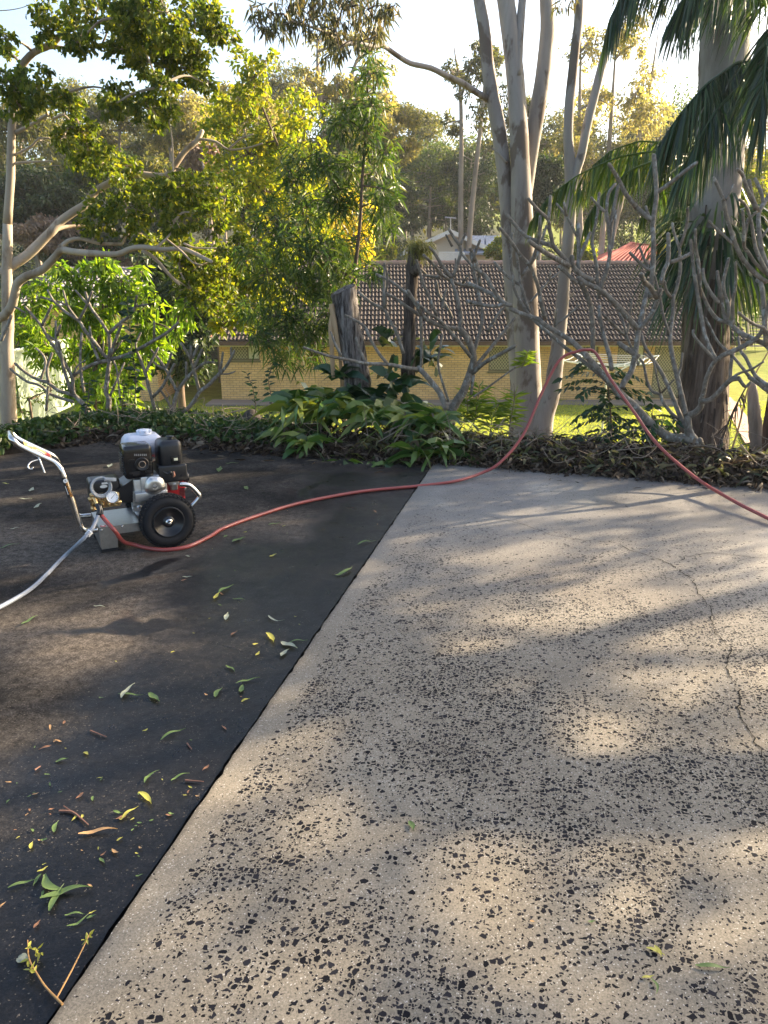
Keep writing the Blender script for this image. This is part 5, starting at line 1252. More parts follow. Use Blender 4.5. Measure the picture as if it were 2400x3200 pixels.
# ---- strap leaved clump, sprigs and saplings on the bank
SP = [(905,1395,7.35),(960,1425,7.15),(1020,1440,7.0),(1090,1440,6.9),(1165,1430,6.85),(1240,1420,6.8),(1310,1405,6.8),(1380,1400,6.8),(930,1350,7.7),(1010,1370,7.6),(1090,1360,7.5),(1180,1370,7.4),(1270,1360,7.3),(1350,1360,7.25),(960,1290,8.0),(1050,1280,7.95),(1140,1290,7.9),(1240,1300,7.8),(1330,1310,7.7),(1020,1330,7.75),(1210,1340,7.55)]
for i, (x, y, Y) in enumerate(SP):
    rng = RG(500+i); p = at(x, y, Y); g_ = float(terrain_z(p[0], Y)); base = np.array([p[0], Y, g_+.02 if i < 8 else g_+.10+.28*(Y-7.2)])
    t = thing('strap_leaved_plant', 'glossy strap leaved plant in the dense clump at the foot of the stumps', 'plant', base, 'strap leaved plants massed below the stumps')
    n = 26; a = rng.uniform(0, 2*math.pi, n); e = rng.uniform(.35, 1.7, n)
    d = np.stack([np.cos(a), np.sin(a)*.9-.15, e], -1); b = MB()
    b.leaves(rng, np.tile(base, (n,1))+rng.normal(size=(n,3))*[.04,.04,.01], d, .43 if i < 8 else .54, .085, .18, .34, 'strip'); b.build('leaves', L_STRAP, t)
    if i % 3 == 0:
        b = MB(); m = 7; b.leaves(rng, np.tile(base+[0,0,.08], (m,1)), nrm(rng.normal(size=(m,3)))+[0,0,.2], .35, .04, .4, .6, 'strip'); b.build('dead_leaves', L_LITTER, t)
for i, (x, y, Y, s_) in enumerate([(1090,1190,8.0,1),(1170,1200,7.95,1.1),(1260,1180,7.95,1),(1310,1090,8.3,1),(1210,1010,8.5,.8),(1340,1040,8.5,.9),(1060,1120,8.1,.9),(1240,1120,8.0,1.0)]):
    rng = RG(540+i); base = at(x, y+60, Y); t = thing('broad_leaved_orchid', 'dark broad leaved plant climbing round the stump and the dead post', 'plant', base, 'dark broad leaved plants round the stumps')
    n = 12; a = rng.uniform(0, 2*math.pi, n); d = np.stack([np.cos(a), np.sin(a), rng.uniform(.4, 1.8, n)], -1); b = MB()
    b.leaves(rng, np.tile(base, (n,1))+rng.normal(size=(n,3))*[.06,.05,.05], d, .42*s_, .105*s_, .12, .3, 'strip'); b.build('leaves', m_leaf('dark_broad_leaf%d' % i, [(.010,.032,.014),(.018,.05,.02),(.03,.075,.026)], .2, None, .3, .55) if i == 0 else bpy.data.materials['dark_broad_leaf0'], t)
def sprig(name, label, pts, Y, n, L, W, seed, leaf=L_IVY, r=.006, group=None, dr=.2):
    rng = RG(seed); P = res([at(x, y, Y) for x, y in pts], 30); t = thing(name, label, 'plant', P[0], group); b = MB(); b.tube(P, np.linspace(r, r*.5, 30), 6, 1); b.build('stem', B_BROWN, t)
    i = np.linspace(3, 29, n).astype(int); a = np.arange(n)*2.4; b = MB(); b.leaves(rng, P[i], np.stack([np.cos(a), np.sin(a)*.6, rng.uniform(-.1, .7, n)], -1), L, W, .2, dr, 'hex'); b.build('leaves', leaf, t)
    return t
L_SPRIG = m_leaf('dark_sprig_leaf', [(.014,.035,.02),(.022,.055,.028),(.04,.08,.03)], .25, None, .35)
sprig('climbing_vine', 'dark leafy vine climbing straight up beside the upright frangipani trunk', [(420,1290),(425,1180),(412,1080),(400,990),(398,925)], 8.75, 46, .105, .06, 70, L_SPRIG)
sprig('leafy_sprig', 'thin leafy sprig rising before the brick corner', [(800,1330),(798,1260),(790,1210),(770,1165)], 8.3, 26, .075, .03, 71, L_SPRIG)
sprig('leafy_sprig', 'short leafy sprig in the ivy below the low frangipani', [(265,1300),(275,1250),(280,1190)], 8.4, 22, .07, .03, 72, L_SPRIG)
sprig('leafy_sprig', 'short leafy sprig left of the upright frangipani trunk foot', [(385,1300),(382,1255),(388,1200)], 8.4, 22, .07, .03, 73, L_IVY)
sprig('leafy_sprig', 'sparse sprig hanging over the sunny gap below the narrow leaved sapling', [(835,1330),(850,1250),(838,1190),(850,1140)], 8.3, 30, .085, .035, 74, L_SPRIG)
def sapling(name, label, pts, Y, fr, L, seed, leaf):
    rng = RG(seed); P = [at(x, y, Y) for x, y in pts]; g_ = float(terrain_z(P[0][0], Y)); P[0][2] = min(P[0][2], g_); t = thing(name, label, 'sapling', P[0]); P = res(P, 40)
    b = MB(); b.tube(P, np.linspace(.012, .005, 40), 7, 1)
    lb = MB()
    for k in range(fr):
        i = int(8 + 31*k/fr); a = k*2.4+rng.uniform(-.4, .4); d0 = np.array([math.cos(a), math.sin(a)*.7, rng.uniform(.1, .7)]); l = L*rng.uniform(.7, 1.15)
        q = np.array([P[i]+d0*l*t_+np.array([0,0,-.5*l*t_*t_]) for t_ in np.linspace(0, 1, 9)]); b.tube(q, np.linspace(.004, .0015, 9), 5, 1)
        T = nrm(np.gradient(q, axis=0)); sd_ = nrm(np.cross(T, [0,0,1.0]))
        for s_ in (-1, 1): lb.leaves(rng, q[1:], T[1:]*.6+sd_[1:]*s_+[0,0,-.25], .085, .034, .12, .15, 'hex')
        lb.leaves(rng, q[-1:], T[-1:], .09, .034, .1, .1, 'hex')
    b.build('stem', B_BROWN, t); lb.build('leaves', leaf, t)
sapling('feather_leaved_sapling', 'dark green sapling with feathery paired leaflets under the hose arch', [(1913,1440),(1912,1360),(1908,1290),(1900,1210),(1880,1130)], 7.3, 30, .42, 80, L_SPRIG)
sapling('feather_leaved_sapling', 'low dark feather leaved seedling at the foot of the taller one', [(1845,1440),(1842,1400),(1838,1360)], 7.0, 14, .30, 81, L_SPRIG)
sapling('feather_leaved_sapling', 'feather leaved sprig right of the hose before the frangipani base', [(2060,1390),(2050,1330),(2035,1290)], 6.9, 12, .34, 82, L_SPRIG)
for i, (pts, lb) in enumerate([([(1480,1330),(1490,1270),(1500,1200)], 'bright narrow leaved weed right of the strap leaved clump'), ([(1590,1340),(1600,1290),(1610,1230)], 'bright narrow leaved weed in front of the smooth gum foot'), ([(1630,1150),(1640,1130),(1650,1100)], 'bright leafy shoot on the smooth gum trunk'), ([(1530,1360),(1540,1300),(1560,1260)], 'bright weed low between strap clump and smooth gum'), ([(1440,1330),(1460,1290),(1460,1230)], 'bright weed at the frangipani foot by the strap clump')]):
    t = sprig('bright_weed', lb, pts, 8.4 if i != 2 else 11.4, 70, .19, .022, 90+i, L_WEED)

# ---- ivy, litter and loose twigs on the bank
def scatter(n, rng, x0, x1, d0, d1, h, pw=1.0):
    x = rng.uniform(x0, x1, n); d = d0 + (d1-d0)*rng.uniform(0, 1, n)**pw; y = edge_y(x) + d/.94
    z = np.maximum(terrain_z(x, y), .0) + rng.uniform(0, 1, n)**1.5*h
    return np.stack([x, y, z], -1)
rng = RG(91); b = MB()
n = 15000; p = scatter(n, rng, -6.0, -.6, .02, 1.45, .06)
keep = rng.uniform(size=n) < np.clip((-.3-p[:,0])/1.2, .15, 1); p = p[keep]
p[:,2] += .035*np.clip(np.sin((p[:,1]-edge_y(p[:,0]))*1.5), 0, 1)*(1+.5*np.sin(p[:,0]*5))*np.clip((-2.0-p[:,0])/1.0, 0, 1.5)
b.leaves(rng, p, rng.normal(size=(len(p),3))+[0,-.5,.5], .062, .055, .2, .1, 'hex')
tag(b.build('ivy', L_IVY), 'dense dark ivy covering the edge behind the grimy slab', 'ivy', kind='stuff')
rng = RG(92); b = MB()
p = scatter(16000, rng, -1.0, 6.2, -.08, .95, .07, 1.0); p[:,2] += .035*np.clip(np.sin(np.clip((p[:,1]-edge_y(p[:,0])-.05)/.9, 0, 1)*math.pi), 0, 1)*(1+.8*np.sin(p[:,0]*4.3)*np.sin(p[:,0]*1.7))
p = p[~((p[:,0] > -1.25) & (p[:,0] < .75) & (p[:,1]-edge_y(p[:,0]) > .12) & (rng.uniform(size=len(p)) < .8))]
b.leaves(rng, p, rng.normal(size=(len(p),3))*[1,1,.4], .10, .02, .5, .25, 'strip')
p = scatter(3000, rng, -3.2, -.6, -.12, .35, .05); b.leaves(rng, p, rng.normal(size=(len(p),3))*[1,1,.3], .13, .026, .5, .2, 'strip')
p = scatter(500, rng, -3.0, 6, -.5, .0, .006, .4); b.leaves(rng, p, rng.normal(size=(len(p),3))*[1,1,.05]+[0,0,.02], .10, .02, .2, .05, 'hex')
tag(b.build('leaf_litter', L_LITTER), 'brown heap of fallen gum leaves along the slab edge', 'leaf litter', kind='stuff')
rng = RG(93); b = MB()
p = scatter(3200, rng, -.2, 6.0, .02, 1.0, .11); b.leaves(rng, p, rng.normal(size=(len(p),3))*[1,1,.6]+[0,0,.5], .15, .022, .2, .3, 'strip')
tag(b.build('green_weeds', L_GUM), 'scattered green blades among the heaped litter', 'weeds', kind='stuff')
rng = RG(94); b = MB()
p = scatter(420, rng, -4.5, 6.0, .05, 1.3, .16); p[:,2] += .05
for q in p:
    d = nrm(rng.normal(size=3)*[1,.8,.35]); l = rng.uniform(.12, .5); b.tube([q-d*l/2, q+rng.normal(0,.05,3), q+d*l/2+[0,0,rng.uniform(-.03,.1)]], [.004,.0035,.002], 4, 3)
tag(b.build('fallen_twigs', m_plain('twig_grey', (.22,.17,.13), .9)), 'tangle of thin dead twigs and vine stems on the bank', 'twigs', kind='stuff')
rng = RG(95); b = MB(); n = 70000
x = rng.uniform(-12, 16, n); y = 15 + 15*rng.uniform(0, 1, n)**1.2; z = terrain_z(x, y)
p = np.stack([x, y, z], -1); b.leaves(rng, p, rng.normal(size=(n,3))*[.6,.6,.2]+[0,0,1], .085, .014, .1, .2, 'rhomb')
tag(b.build('lawn_grass', L_GRASS), 'short lawn grass below the bank', 'grass', kind='stuff')

# ---- air: thin pale haze round the whole place
def m_haze():
    m = bpy.data.materials.new('haze_air'); m.use_nodes = True; N, K = m.node_tree.nodes, m.node_tree.links
    for n in list(N):
        if n.type == 'BSDF_PRINCIPLED': N.remove(n)
    v = N.new('ShaderNodeVolumePrincipled'); v.inputs['Color'].default_value = (.86, .92, 1.0, 1); v.inputs['Density'].default_value = .0004; v.inputs['Anisotropy'].default_value = .3
    K.new(v.outputs[0], N['Material Output'].inputs['Volume'])
    return m
b = MB(); b.box((-330, -80, -5.5), (330, 430, 34)); tag(b.build('haze', m_haze()), kind='stuff')
# ------------------------------------------------------------------ pressure washer
YAW = rad(27.0)
WR = np.array([-1.36, 4.563, 0.0]); EX = np.array([math.cos(YAW), math.sin(YAW), 0]); EY = np.array([-math.sin(YAW), math.cos(YAW), 0])
def wl(px, py, d):
    """pixel of the enlarged photo patch -> washer coordinates in the plane y = d"""
    r_ = ray(px/2.37, 1300+py/2.37); o = np.array([0, 0, CAM_H]) - WR
    t = (d - np.dot(o, EY))/np.dot(r_, EY); q = o + r_*t
    return np.array([np.dot(q, EX), d, q[2]])
wa = thing('pressure_washer', 'petrol pressure washer trolley with black wheel, brass pump and bent chrome handle', 'pressure washer', WR, rz=YAW)
M_CHROME = m_plain('polished_steel', (.62, .60, .57), .18, 1.0, .05); M_STEEL = m_plain('brushed_steel', (.55, .54, .52), .32, 1.0, .10, 60); M_ALU = m_plain('cast_alloy', (.56, .55, .54), .38, .9, .10, 50)
M_BLK = m_plain('black_plastic', (.010, .0105, .013), .32); M_RUB = m_plain('black_rubber', (.013, .013, .015), .75, spec=.3); M_TANK = m_plain('pale_tank', (.50, .53, .62), .3, var=.03); M_REDP = m_plain('red_enamel', (.42, .012, .018), .3)
M_BRASS = m_plain('brass', (.62, .43, .20), .28, 1.0, .12); M_GLOSS = m_plain('gloss_black', (.008, .008, .009), .15); M_DKM = m_plain('dark_metal', (.07, .07, .075), .45, .7); M_DIAL = m_plain('dial_white', (.72, .75, .80), .4, var=.02)
M_INK = m_plain('black_ink', (.01, .01, .01), .6); M_ORNG = m_plain('orange_print', (.85, .33, .03), .5, var=.03); M_WHT = m_plain('white_print', (.82, .82, .80), .5, var=.02); M_YEL = m_plain('yellow_print', (.62, .47, .14), .5, var=.3, scale=40); M_REDI = m_plain('red_print', (.5, .03, .03), .5)
def m_clear(name, col, rough=.15, tr=.5):
    m, N, K, B = mat(name); B.inputs['Base Color'].default_value = c4(col); B.inputs['Roughness'].default_value = rough
    B.inputs['Transmission Weight'].default_value = tr; B.inputs['IOR'].default_value = 1.35
    co = coords(N, K); n = noise(N, K, co, 60); r = ramp(N, [(.3, tuple(c*.8 for c in col)), (.7, col)]); K.new(n, r.inputs[0]); K.new(r.outputs[0], B.inputs['Base Color'])
    return m
M_HOSEC = m_clear('clear_hose', (.40, .44, .52), .22, .35); M_COIL = m_clear('clear_tube', (.82, .84, .86), .12, .6)

def text(body, size, mat_, name, parent, M, ext=.0006):
    cu = bpy.data.curves.new(name, 'FONT'); cu.body = body; cu.size = size; cu.align_x = 'CENTER'; cu.align_y = 'CENTER'; cu.extrude = ext
    tmp = bpy.data.objects.new(name+'_curve', cu); C.objects.link(tmp)
    dg = bpy.context.evaluated_depsgraph_get(); me = bpy.data.meshes.new_from_object(tmp.evaluated_get(dg)); bpy.data.objects.remove(tmp); bpy.data.curves.remove(cu)
    me.name = name; me.materials.clear(); me.materials.append(mat_)
    V = np.empty(len(me.vertices)*3); me.vertices.foreach_get('co', V); V = V.reshape(-1,3)
    o_, ux, uy, uz = [np.asarray(q, float) for q in M]; V = o_ + V[:,:1]*ux + V[:,1:2]*uy + V[:,2:]*uz
    me.vertices.foreach_set('co', V.ravel()); me.update()
    o = bpy.data.objects.new(name, me); C.objects.link(o); o.parent = parent
    return o

# wheels: tyre with lugs, rim, hub
RW = .169
def wheel(y0, sgn):
    """outer face at y0, sgn = -1 outer side towards the viewer"""
    wd = .115; c = (0, y0, RW); ax = (0, -sgn, 0)
    b = MB(); b.lathe(c, ax, [(.018,.094),(.006,.112),(.004,.132),(.016,.152),(.030,.161),(.057,.165),(.085,.161),(.100,.152),(.110,.132),(.108,.112),(.098,.094)], 64)
    ty = b.build('wheel', M_RUB, wa, True)
    b = MB()
    for k in range(40):
        a = 2*math.pi*k/40
        for lane, off in ((.022,0),(.045,.5),(.068,0),(.090,.5)):
            a2 = a + off*2*math.pi/40; r0, r1 = .157, (.1695 if lane in (.045,.068) else .166)
            q = []
            for rr in (r0, r1):
                for da, dd in ((-.055,-.009),(.055,-.009),(.055,.009),(-.055,.009)):
                    f_ = .85 if rr == r1 else 1; an = a2+da*f_; y = y0 - sgn*(lane+dd*f_); q.append((rr*math.cos(an), y, RW+rr*math.sin(an)))
            b.add(q, np.array([(0,1,2,3),(7,6,5,4),(0,4,5,1),(1,5,6,2),(2,6,7,3),(3,7,4,0)]))
    b.build('tread', M_RUB, ty)
    b = MB(); b.lathe(c, ax, [(.016,.097),(.006,.096),(.008,.088),(.022,.080),(.040,.066),(.044,.058),(.034,.054),(.018,.040),(.012,.026),(.010,.024)], 48); b.build('rim', M_BLK, ty, True)
    b = MB(); b.lathe(c, ax, [(.012,.023),(.004,.0225),(.002,.018),(-.004,.013),(-.012,.010),(-.020,.0095),(-.022,.006),(-.022,0)], 24); b.build('hub_nut', M_CHROME, ty, True)
wheel(-.118, -1)
wheel(.49, 1)
b = MB(); b.tube([(0, -.11, RW), (0, .48, RW)], .012, 12, 1); b.build('axle', M_STEEL, wa, True)

# folded sheet tray with a front leg
tl = wl(735, 830, 0); zt_ = tl[2]; xl = tl[0]
TD = .36
b = MB(); b.box((xl, .002, zt_-.004), (.12, TD, zt_)); b.build('tray', M_STEEL, wa)
b = MB(); b.box((xl, 0, zt_-.052), (.12, .0018, zt_+.001)); b.box((xl, TD, zt_-.052), (.12, TD+.002, zt_)); 
b.prism([(xl, .02), (xl+.095, .02), (xl+.10, zt_-.052), (xl, zt_-.052)], -.0008, .0016, lambda x, z, y: (x, y, z)); b.prism([(xl, .02), (xl+.095, .02), (xl+.10, zt_-.052), (xl, zt_-.052)], TD, TD+.002, lambda x, z, y: (x, y, z))
b.box((xl-.002, .002, .03), (xl, TD, zt_+.002)); b.build('tray_skirt', M_STEEL, wa)
b = MB(); b.rbox((xl-.004, -.004, 0), (xl+.10, .05, .022), .004); b.build('foot', M_RUB, wa)
b = MB(); b.rbox((xl-.004, TD-.05, 0), (xl+.10, TD+.004, .022), .004); b.build('foot', M_RUB, wa)
b = MB()
for px, py in ((752, 845), (905, 818)): q = wl(px, py, 0); b.lathe((q[0], -.001, q[2]), (0,-1,0), [(0,.007),(.003,.006),(.005,.003),(.005,0)], 12)
b.build('bolt', M_CHROME, wa, True)
q = wl(762, 812, .03); b = MB(); b.lathe((q[0], .03, zt_+.0012), (0,0,1), [(0,.017),(.0008,.017),(.0008,0)], 24); b.build('oval_badge', M_REDI, wa)
b = MB(); b.lathe((q[0], .03, zt_+.0022), (0,0,1), [(0,.010),(.0006,.010),(.0006,0)], 24); b.build('badge_print', M_WHT, wa)

# handle
HN = [(730,852),(690,856),(645,858),(612,838),(590,795),(545,650),(505,530),(468,430),(445,395),(405,362),(330,328),(200,268),(135,232),(108,205)]
def hp(px, py, y): q = wl(px, py, -.012); return np.array([q[0], y, q[2]])
near = []
for k, (px, py) in enumerate(HN):
    t = max(0, min(1, (k-4)/5.0)); near.append(hp(px, py, .02+.05*t))
far_ = [np.array([p[0], TD-p[1], p[2]]) for p in near]
n0, f0 = near[-1], far_[-1]
loop = near + [n0+np.array([-.010,.012,.010]), n0+np.array([-.013,.05,.016]), f0+np.array([-.013,-.05,.016]), f0+np.array([-.010,-.012,.010])] + far_[::-1]
b = MB(); b.tube(loop, .0165, 14, 5); hd = b.build('handle', M_CHROME, wa, True)
b = MB(); pa, pb = near[11]*.9+near[12]*.1, near[9]; pc, pd = far_[9], far_[11]*.9+far_[12]*.1
up = np.array([.0, 0, .006]); plane(b, [pa+up, pb+up, pc+up, pd+up], .002); pn = b.build('instruction_plate', M_YEL, hd)
b = MB()
rng = RG(5); e1, e2 = pb-pa, pd-pa; nn = nrm(np.cross(e1, e2))
for k in range(16):
    u0, v0 = rng.uniform(.05, .8), rng.uniform(.05, .75); o_ = pa+up+e1*u0+e2*v0+nn*.0012
    V = [o_, o_+e1*.13, o_+e1*.13+e2*.16, o_+e2*.16]; b.add(V, np.array([(0,1,2,3)]))
b.build('plate_print', M_WHT, pn)
b = MB()
for u0, v0, a_, c_ in ((.72,.1,.2,.35),(.82,.5,.14,.35)): o_ = pa+up+e1*u0+e2*v0+nn*.002; b.add([o_, o_+e1*a_, o_+e1*a_+e2*c_, o_+e2*c_], np.array([(0,1,2,3)]))
b.build('plate_print', M_REDI, pn)
b = MB(); b.tube([hp(290,318,.06), hp(318,385,.03), hp(335,430,.0)], .0045, 8, 3); b.tube([hp(300,340,.06), hp(240,352,.04), hp(212,372,.02), hp(215,395,.01), hp(238,400,.01), hp(248,385,.012)], .0045, 8, 4); b.build('hose_hook', M_CHROME, hd, True)
to_cam = nrm(np.array([0, 0, CAM_H]) - (WR + EX*near[6][0] + EY*near[6][1] + np.array([0, 0, near[6][2]])))
# brand sticker wrapped on the near tube
pA, pB = wl(448, 468, -.012), wl(518, 612, -.012)
cA = near[7]*.62+near[6]*.38; cB = near[6]*.32+near[5]*.68; ax_ = nrm(cB-cA)
vw = nrm(EX*np.dot(-to_cam, EX)*0 + np.array([np.dot(to_cam, EX), np.dot(to_cam, EY), to_cam[2]])); vw = nrm(vw-ax_*np.dot(vw, ax_)); tn = np.cross(ax_, vw)
V = []; nA = 9
for c_ in (cA, cB):
    for k in range(nA): a = rad(-85+170*k/(nA-1)); V.append(c_+.0174*(math.cos(a)*vw+math.sin(a)*tn))
b = MB(); b.add(V, np.array([(k, k+1, nA+k+1, nA+k) for k in range(nA-1)])); stk = b.build('brand_sticker', M_INK, hd, True)
Ls = np.linalg.norm(cB-cA); tdn = ax_; trt = -np.cross(vw, tdn)
if trt[2]*0+trt[0] < 0: pass
o_ = cA+tdn*.022+vw*.0182
b = MB(); b.lathe(o_, vw, [(0,.0125),(.0006,.0125),(.0006,0)], 24); b.build('emblem', M_WHT, stk)
uy_ = np.cross(vw, tdn)
text('R', .016, M_INK, 'emblem_print', stk, (o_+vw*.0012, nrm(np.cross(-tdn, vw)), -tdn, vw))
text('RENEGADE', .0185, M_ORNG, 'sticker_lettering', stk, (cA+tdn*(Ls*.62)+vw*.0182+uy_*.003, tdn*1.0, uy_, vw))
b = MB(); o_ = cA+tdn*(Ls*.42)+vw*.0183-uy_*.0095
b.add([o_, o_+tdn*Ls*.42, o_+tdn*Ls*.42-uy_*.0025, o_-uy_*.0025], np.array([(0,1,2,3)])); b.build('sticker_line', M_WHT, stk)

# rear bar
b = MB(); rr = [wl(1330,505,.0),wl(1378,508,.0),wl(1412,520,.0),wl(1462,570,.0),wl(1474,592,.0),wl(1462,620,.0),wl(1395,690,.0),wl(1360,735,.0)]
b.tube(rr, .0155, 12, 4); b.build('rear_bar', M_CHROME, wa, True); b = MB(); b.tube([q+[0,TD-.04,0] for q in rr], .0155, 12, 4); b.build('rear_bar', M_CHROME, wa, True)

# engine
def bx(px0, py0, px1, py1, d0, d1, bev, name, m, parent=None, taper=1.0):
    a, c = wl(px0, py0, d0), wl(px1, py1, d0); b = MB(); b.rbox((min(a[0],c[0]), d0, min(a[2],c[2])), (max(a[0],c[0]), d1, max(a[2],c[2])), bev, 3, taper)
    return b.build(name, m, parent or wa, True)
eng = bx(985, 470, 1240, 715, .085, .27, .012, 'engine_block', M_ALU)
b = MB()
for k in range(7): q0, q1 = wl(985, 560+k*22, .078), wl(1080, 566+k*22, .078); b.box((q0[0], .076, q1[2]), (q1[0], .09, q0[2]))
for k in range(3): q0 = wl(1035+k*60, 680, .07); b.lathe((q0[0], .087, q0[2]), (0,-1,0), [(0,.018),(.012,.017),(.016,.010),(.016,0)], 16)
b.build('cooling_fin', M_ALU, eng)
bx(1000, 575, 1245, 610, .03, .20, .006, 'cylinder_head', M_ALU, eng)
bx(1040, 450, 1245, 590, .055, .20, .010, 'head_casting', M_ALU, eng)
# rounded hexagonal rocker cover
hexp = [(1105,448),(1178,448),(1212,474),(1230,520),(1222,545),(1150,583),(1112,583),(1080,566),(1070,540),(1078,490)]
H = np.array([wl(px, py, .03)[[0,2]] for px, py in hexp])
Hs = []
for k in range(len(H)):
    p0, p1, p2 = H[k-1], H[k], H[(k+1) % len(H)]; Hs += [p1*.75+p0*.25, p1*.9+p0*.05+p2*.05, p1*.75+p2*.25]
Hs = np.array(Hs); cH = Hs.mean(0); b = MB(); V = []; n = len(Hs)
for s_, y in ((1.0,.055),(1.0,.034),(.96,.029),(.90,.030),(.84,.022),(.55,.012),(.25,.016),(.001,.016)): V += [(cH[0]+(p[0]-cH[0])*s_, y, cH[1]+(p[1]-cH[1])*s_) for p in Hs]
b.add(V, np.array([(r*n+k, r*n+(k+1)%n, (r+1)*n+(k+1)%n, (r+1)*n+k) for r in range(7) for k in range(n)])); rc2 = b.build('rocker_cover', M_STEEL, eng, True)
b = MB(); b.lathe((cH[0], .016, cH[1]), (0,-1,0), [(0,.013),(.005,.012),(.005,.008),(.010,.007),(.010,0)], 12); b.build('cover_bolt', M_CHROME, rc2)
# silencer: black guard with outlet, louvres and slots
mu = bx(908, 232, 1145, 455, .05, .21, .022, 'silencer', M_GLOSS)
q = wl(1052, 357, .05); b = MB(); b.lathe((q[0], .052, q[2]), (0,-1,0), [(0,.042),(.008,.041),(.010,.034),(.006,.032),(.006,.022)], 32); b.build('outlet_flange', M_BLK, mu, True)
b = MB(); b.lathe((q[0], .052, q[2]), (0,-1,0), [(.002,.0),(.003,.017),(.012,.0175),(.016,.019),(.012,.0215),(.004,.0215)], 24); b.build('outlet_pipe', m_plain('heat_tinted_steel', (.42,.33,.26), .35, .9), mu, True)
b = MB()
for k in range(7): q = wl(998+k*14, 288, .05); b.box((q[0]-.003, .048, q[2]-.006), (q[0]+.003, .051, q[2]+.006))
b.build('vent_slot', m_plain('slot_shine', (.35,.35,.36), .4, .6), mu)
b = MB()
for k in range(8): z_ = wl(905, 300+k*19, .06)[2]; x_ = wl(908, 300, .05)[0]; b.box((x_-.004, .07, z_-.004), (x_+.002, .19, z_+.004))
for (a0,b0,a1,b1) in ((955,325,1000,333),(960,415,1040,424),(1075,405,1125,414),(985,430,1035,437),(1110,320,1132,328)): q0, q1 = wl(a0,b0,.05), wl(a1,b1,.05); b.box((q0[0], .0475, q1[2]), (q1[0], .051, q0[2]))
b.build('louvre', M_BLK, mu)
b = MB(); z_ = wl(1000, 232, .05)[2]
for px in (1000, 1045, 1090): q = wl(px, 240, .12); b.lathe((q[0], .13, z_-.0005), (0,0,1), [(0,.012),(.0015,.011),(.0015,0)], 14)
b.build('top_hole', M_INK, mu)
# fuel tank and cap
tk = bx(905, 165, 1240, 305, .24, .45, .055, 'fuel_tank', M_TANK, None, .93)
q = wl(1072, 178, .33); zt2 = max(v.co.z for v in tk.data.vertices)
b = MB(); b.lathe((q[0], .33, zt2-.004), (0,0,1), [(0,.050),(.012,.049),(.014,.043),(.026,.042),(.032,.034),(.033,0)], 30)
cap = b.build('fuel_cap', m_plain('white_cap', (.58,.62,.72), .25), tk, True)
b = MB()
for k in range(8): a = k*math.pi/4; b.rbox((q[0]+.040*math.cos(a)-.008, .33+.040*math.sin(a)-.008, zt2+.009), (q[0]+.040*math.cos(a)+.008, .33+.040*math.sin(a)+.008, zt2+.026), .004)
b.build('cap_grip', bpy.data.materials['white_cap'], cap, True)
# air cleaner
ac = bx(1172, 195, 1372, 400, .055, .24, .035, 'air_cleaner', M_BLK, None, .96)
bx(1170, 375, 1394, 480, .05, .235, .012, 'air_cleaner_base', M_BLK, ac)
q = wl(1266, 205, .13); za = max(v.co.z for v in ac.data.vertices); b = MB(); b.lathe((q[0], .14, za-.002), (0,0,1), [(0,.020),(.006,.019),(.008,.010),(.012,.026),(.018,.026),(.020,.018),(.020,0)], 20); b.build('wing_knob', M_BLK, ac, True)
bx(1268, 302, 1335, 348, .047, .056, .002, 'label_frame', M_GLOSS, ac); bx(1287, 313, 1318, 328, .0455, .047, .0003, 'label', m_plain('cream_label', (.72,.70,.50), .5), ac)
# carburettor, tubes and red shroud
cb_ = bx(1248, 478, 1330, 505, .07, .13, .006, 'carburettor', M_ALU); q = wl(1290, 545, .1); b = MB(); b.lathe((q[0], .10, q[2]), (0,0,1), [(0,.012),(.002,.022),(.03,.026),(.034,.031),(.05,.031),(.052,.026)], 24); b.build('float_bowl', M_ALU, cb_, True)
b = MB(); b.tube([wl(1190,400,.06),wl(1240,430,.05),wl(1265,415,.05),wl(1275,470,.06)], .008, 8, 4); b.tube([wl(1235,495,.06),wl(1215,440,.07),wl(1260,400,.08)], .006, 8, 4); b.build('fuel_line', M_BLK, cb_, True)
b = MB(); b.tube([wl(1285,410,.055),wl(1292,440,.05),wl(1275,455,.06)], .006, 8, 3); b.build('choke_lever', m_plain('copper_lever', (.5,.22,.13), .4), cb_, True)
sh = bx(1165, 498, 1378, 640, .11, .38, .015, 'fan_shroud', M_REDP)
b = MB()
for k in range(6): q0, q1 = wl(1330, 535+k*11, .11), wl(1368, 540+k*11, .11); b.box((q0[0], .107, q1[2]), (q1[0], .111, q0[2]))
b.build('shroud_slot', m_plain('dark_red', (.10,.005,.008), .5), sh)
q = wl(1393, 462, .10); b = MB(); b.lathe((q[0]-.01, .14, q[2]), (1,0,0), [(0,.030),(.004,.036),(.016,.036),(.020,.028),(.020,0)], 28); b.build('starter_knob', M_BLK, sh, True)
bx(1355, 400, 1385, 480, .09, .20, .01, 'starter_housing', M_BLK, sh)

